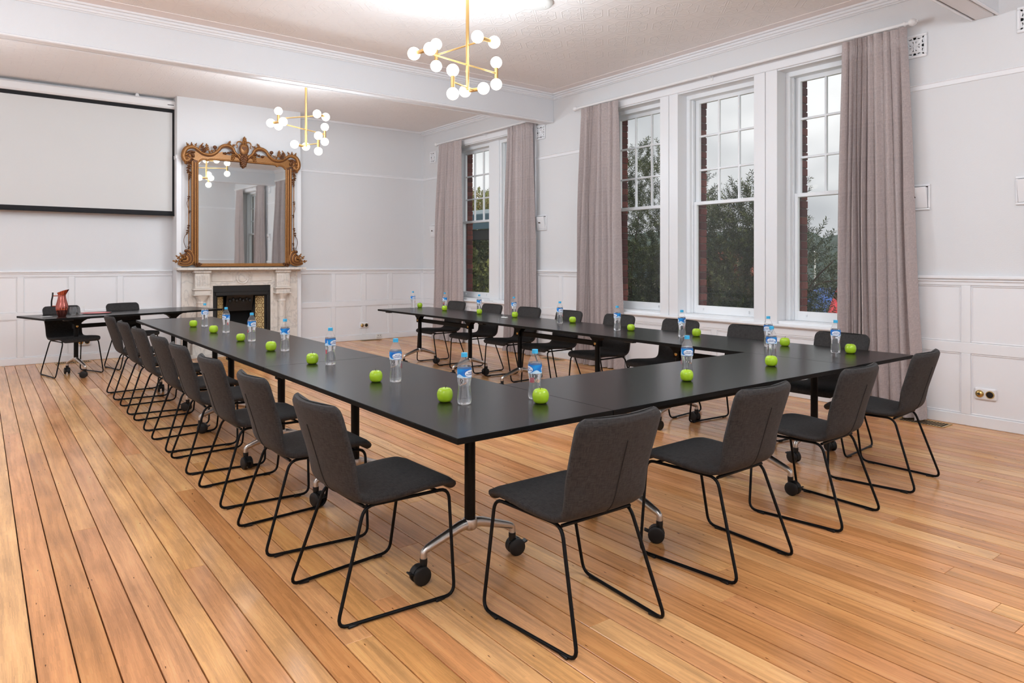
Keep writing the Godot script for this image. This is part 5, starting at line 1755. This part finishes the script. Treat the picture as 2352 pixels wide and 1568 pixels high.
func make_trees() -> void:
	var narrow := spray_mesh(0.062, 0.0068, 26, 7)
	var broad := spray_mesh(0.10, 0.024, 12, 8)
	make_tree("bushy_tree", "tall narrow-leaved tree outside the left one of the three big windows", Vector3(11.6, -3.6, -10.2), [[Vector3(0, 5.4, 0.2), Vector3(1.1, 2.0, 1.5), 800], [Vector3(0.2, 3.6, 0), Vector3(1.5, 2.0, 1.9), 1500], [Vector3(-0.3, 6.9, -0.4), Vector3(0.5, 0.7, 0.6), 70]], [[Vector3(0, 0, 0), Vector3(0.1, 2, 0.1), Vector3(0, 4.2, 0.3), Vector3(0.1, 6.4, 0.5)], [Vector3(0, 1.5, 0), Vector3(-0.2, 3.5, 0.5), Vector3(0, 5.6, 0.9)], [Vector3(0, 1.2, 0), Vector3(0.1, 3.4, -0.5), Vector3(-0.3, 5.6, -0.6), Vector3(-0.4, 7.5, -0.5)], [Vector3(0.1, 2.0, 0.1), Vector3(-0.4, 4.0, -0.2), Vector3(-0.5, 6.0, 0.1)]], narrow, [0, 1, 2], 3)
	make_tree("bushy_tree", "broad narrow-leaved tree filling the middle big window", Vector3(11.2, -3.6, -7.9), [[Vector3(0, 3.6, 0.2), Vector3(1.2, 1.7, 1.3), 1300], [Vector3(0.1, 5.2, 0.2), Vector3(0.8, 1.15, 0.95), 420], [Vector3(-0.1, 5.7, 0.75), Vector3(0.4, 0.8, 0.4), 90], [Vector3(0, 5.6, -0.75), Vector3(0.4, 0.6, 0.4), 60]], [[Vector3(0, 0, 0), Vector3(0.1, 2, 0.1), Vector3(0, 4, 0.5), Vector3(0, 5.9, 0.6)], [Vector3(0, 1.6, 0), Vector3(0, 3.6, -0.4), Vector3(0, 5.6, -0.7)], [Vector3(0, 2.2, 0.1), Vector3(-0.2, 4.2, 0.6), Vector3(-0.1, 6.1, 0.95)]], narrow, [0, 2, 1], 5)
	make_tree("sparse_tree", "loose-branched tree outside the right one of the three big windows", Vector3(10.9, -3.6, -6.35), [[Vector3(0, 2.9, -0.1), Vector3(0.9, 1.25, 0.75), 620], [Vector3(-0.1, 4.9, 0.15), Vector3(0.5, 0.6, 0.5), 85], [Vector3(0, 5.9, -0.2), Vector3(0.35, 0.5, 0.28), 42], [Vector3(0.1, 4.5, 0.5), Vector3(0.3, 0.25, 0.35), 30]], [[Vector3(0, 0, 0), Vector3(0, 2, -0.2), Vector3(0, 4, -0.3), Vector3(0, 6.3, -0.2)], [Vector3(0, 3.4, -0.2), Vector3(-0.1, 4.5, 0.2), Vector3(-0.2, 5.0, 0.7)], [Vector3(0, 4.0, -0.2), Vector3(0, 4.6, 0.3), Vector3(0.1, 4.7, 0.85)], [Vector3(0, 4.8, -0.3), Vector3(-0.1, 5.8, 0.1)]], narrow, [0, 2], 7)
	make_tree("hedge_shrub", "dark dense shrub low across the big windows", Vector3(12.8, -3.6, -9.2), [[Vector3(0, 2.7, 0), Vector3(0.9, 1.7, 3.9), 2400]], [[Vector3(0, 0, 0), Vector3(0, 1.5, 0.3), Vector3(0, 3.2, 0.4)], [Vector3(0, 0, 0), Vector3(0, 1.5, -0.8), Vector3(0, 3.2, -1.6)]], narrow, [2, 0], 9)
	make_tree("leafy_tree", "pale broad-leaved tree below the verandah outside the far window", Vector3(10.3, -3.6, -14.3), [[Vector3(0, 4.3, 0), Vector3(1.0, 1.3, 1.2), 1000], [Vector3(0.3, 3.0, -0.2), Vector3(1.0, 1.2, 1.3), 500]], [[Vector3(0, 0, 0), Vector3(0.1, 2, 0), Vector3(0, 4.8, 0.2)], [Vector3(0, 1.8, 0), Vector3(0.2, 3.4, 0.5), Vector3(0.1, 4.6, 0.8)]], broad, [3, 1], 11)
	make_tree("autumn_tree", "yellowing tree against the sky outside the far window", Vector3(19.0, -4.0, -27.5), [[Vector3(0, 7.0, 0), Vector3(1.8, 1.7, 2.4), 1200]], [[Vector3(0, 0, 0), Vector3(0.1, 3, 0), Vector3(0, 7.5, 0.2)]], broad, [4, 3], 13)


# ---------------------------------------------------------------- scene
const BULB := 0.21

func _ready() -> void:
	rng.seed = 20
	# camera: level, lens shifted down
	var cam := Camera3D.new()
	cam.name = "camera"
	cam.projection = Camera3D.PROJECTION_FRUSTUM
	cam.near = 0.05
	cam.far = 2000.0
	cam.size = cam.near * 1568.0 / 1601.0
	cam.frustum_offset = Vector2(0, -cam.near * (784.0 - 602.0) / 1601.0)
	cam.position = Vector3(0, 1.38, 0)
	cam.rotation.y = -atan(1224.0 / 1601.0)
	add_child(cam)
	cam.current = true
	# sky and exposure
	var env := Environment.new()
	env.background_mode = Environment.BG_SKY
	var sky := Sky.new()
	var pano := PanoramaSkyMaterial.new()
	pano.panorama = ImageTexture.create_from_image(sky_picture())
	sky.sky_material = pano
	env.sky = sky
	env.tonemap_mode = Environment.TONE_MAPPER_LINEAR
	env.tonemap_exposure = 1.0
	env.sdfgi_enabled = true
	env.ssao_enabled = true
	env.ssil_enabled = true
	var we := WorldEnvironment.new()
	we.name = "world_environment"
	we.environment = env
	add_child(we)
	# hazy sun along the street, past the window wall
	var sun := DirectionalLight3D.new()
	sun.name = "sun"
	sun.light_color = Color(1.0, 0.95, 0.86)
	sun.light_energy = 0.9
	sun.light_angular_distance = 4.0
	sun.shadow_enabled = true
	add_child(sun)
	sun.look_at_from_position(Vector3(0, 20, 25.0), Vector3.ZERO)
	# what things are made of
	make_materials()
	# the room
	make_floor()
	make_walls()
	make_ceiling()
	make_windows()
	# furniture and fittings
	make_fireplace()
	make_tables()
	make_chairs()
	make_curtains()
	make_screen()
	make_mirror()
	var d := PI / 180.0
	make_chandelier("brass chandelier with twelve white globes, the nearer one", Vector3(3.30, 0, -4.94), [-99 * d, 169 * d, 159 * d], BULB)
	make_chandelier("brass chandelier with twelve white globes, in front of the mirror wall", Vector3(3.29, 0, -8.60), [-125 * d, 152 * d, 66 * d], BULB)
	make_chandelier("brass globe chandelier in the rear bay behind the camera", Vector3(3.30, 0, -0.30), [-60 * d, 120 * d, 20 * d], BULB * 1.25)
	make_chandelier("brass globe chandelier left of the frame in the far bay", Vector3(-0.55, 0, -8.60), [-110 * d, 140 * d, 40 * d], BULB * 0.6)
	make_chandelier("brass globe chandelier left of the frame in the middle bay", Vector3(-0.75, 0, -4.94), [-80 * d, 150 * d, 100 * d], BULB * 1.25)
	make_chandelier("brass globe chandelier left of the frame in the rear bay", Vector3(-0.75, 0, -0.30), [-120 * d, 170 * d, 60 * d], BULB * 1.25)
	make_table_things()
	make_fittings()
	make_outside()
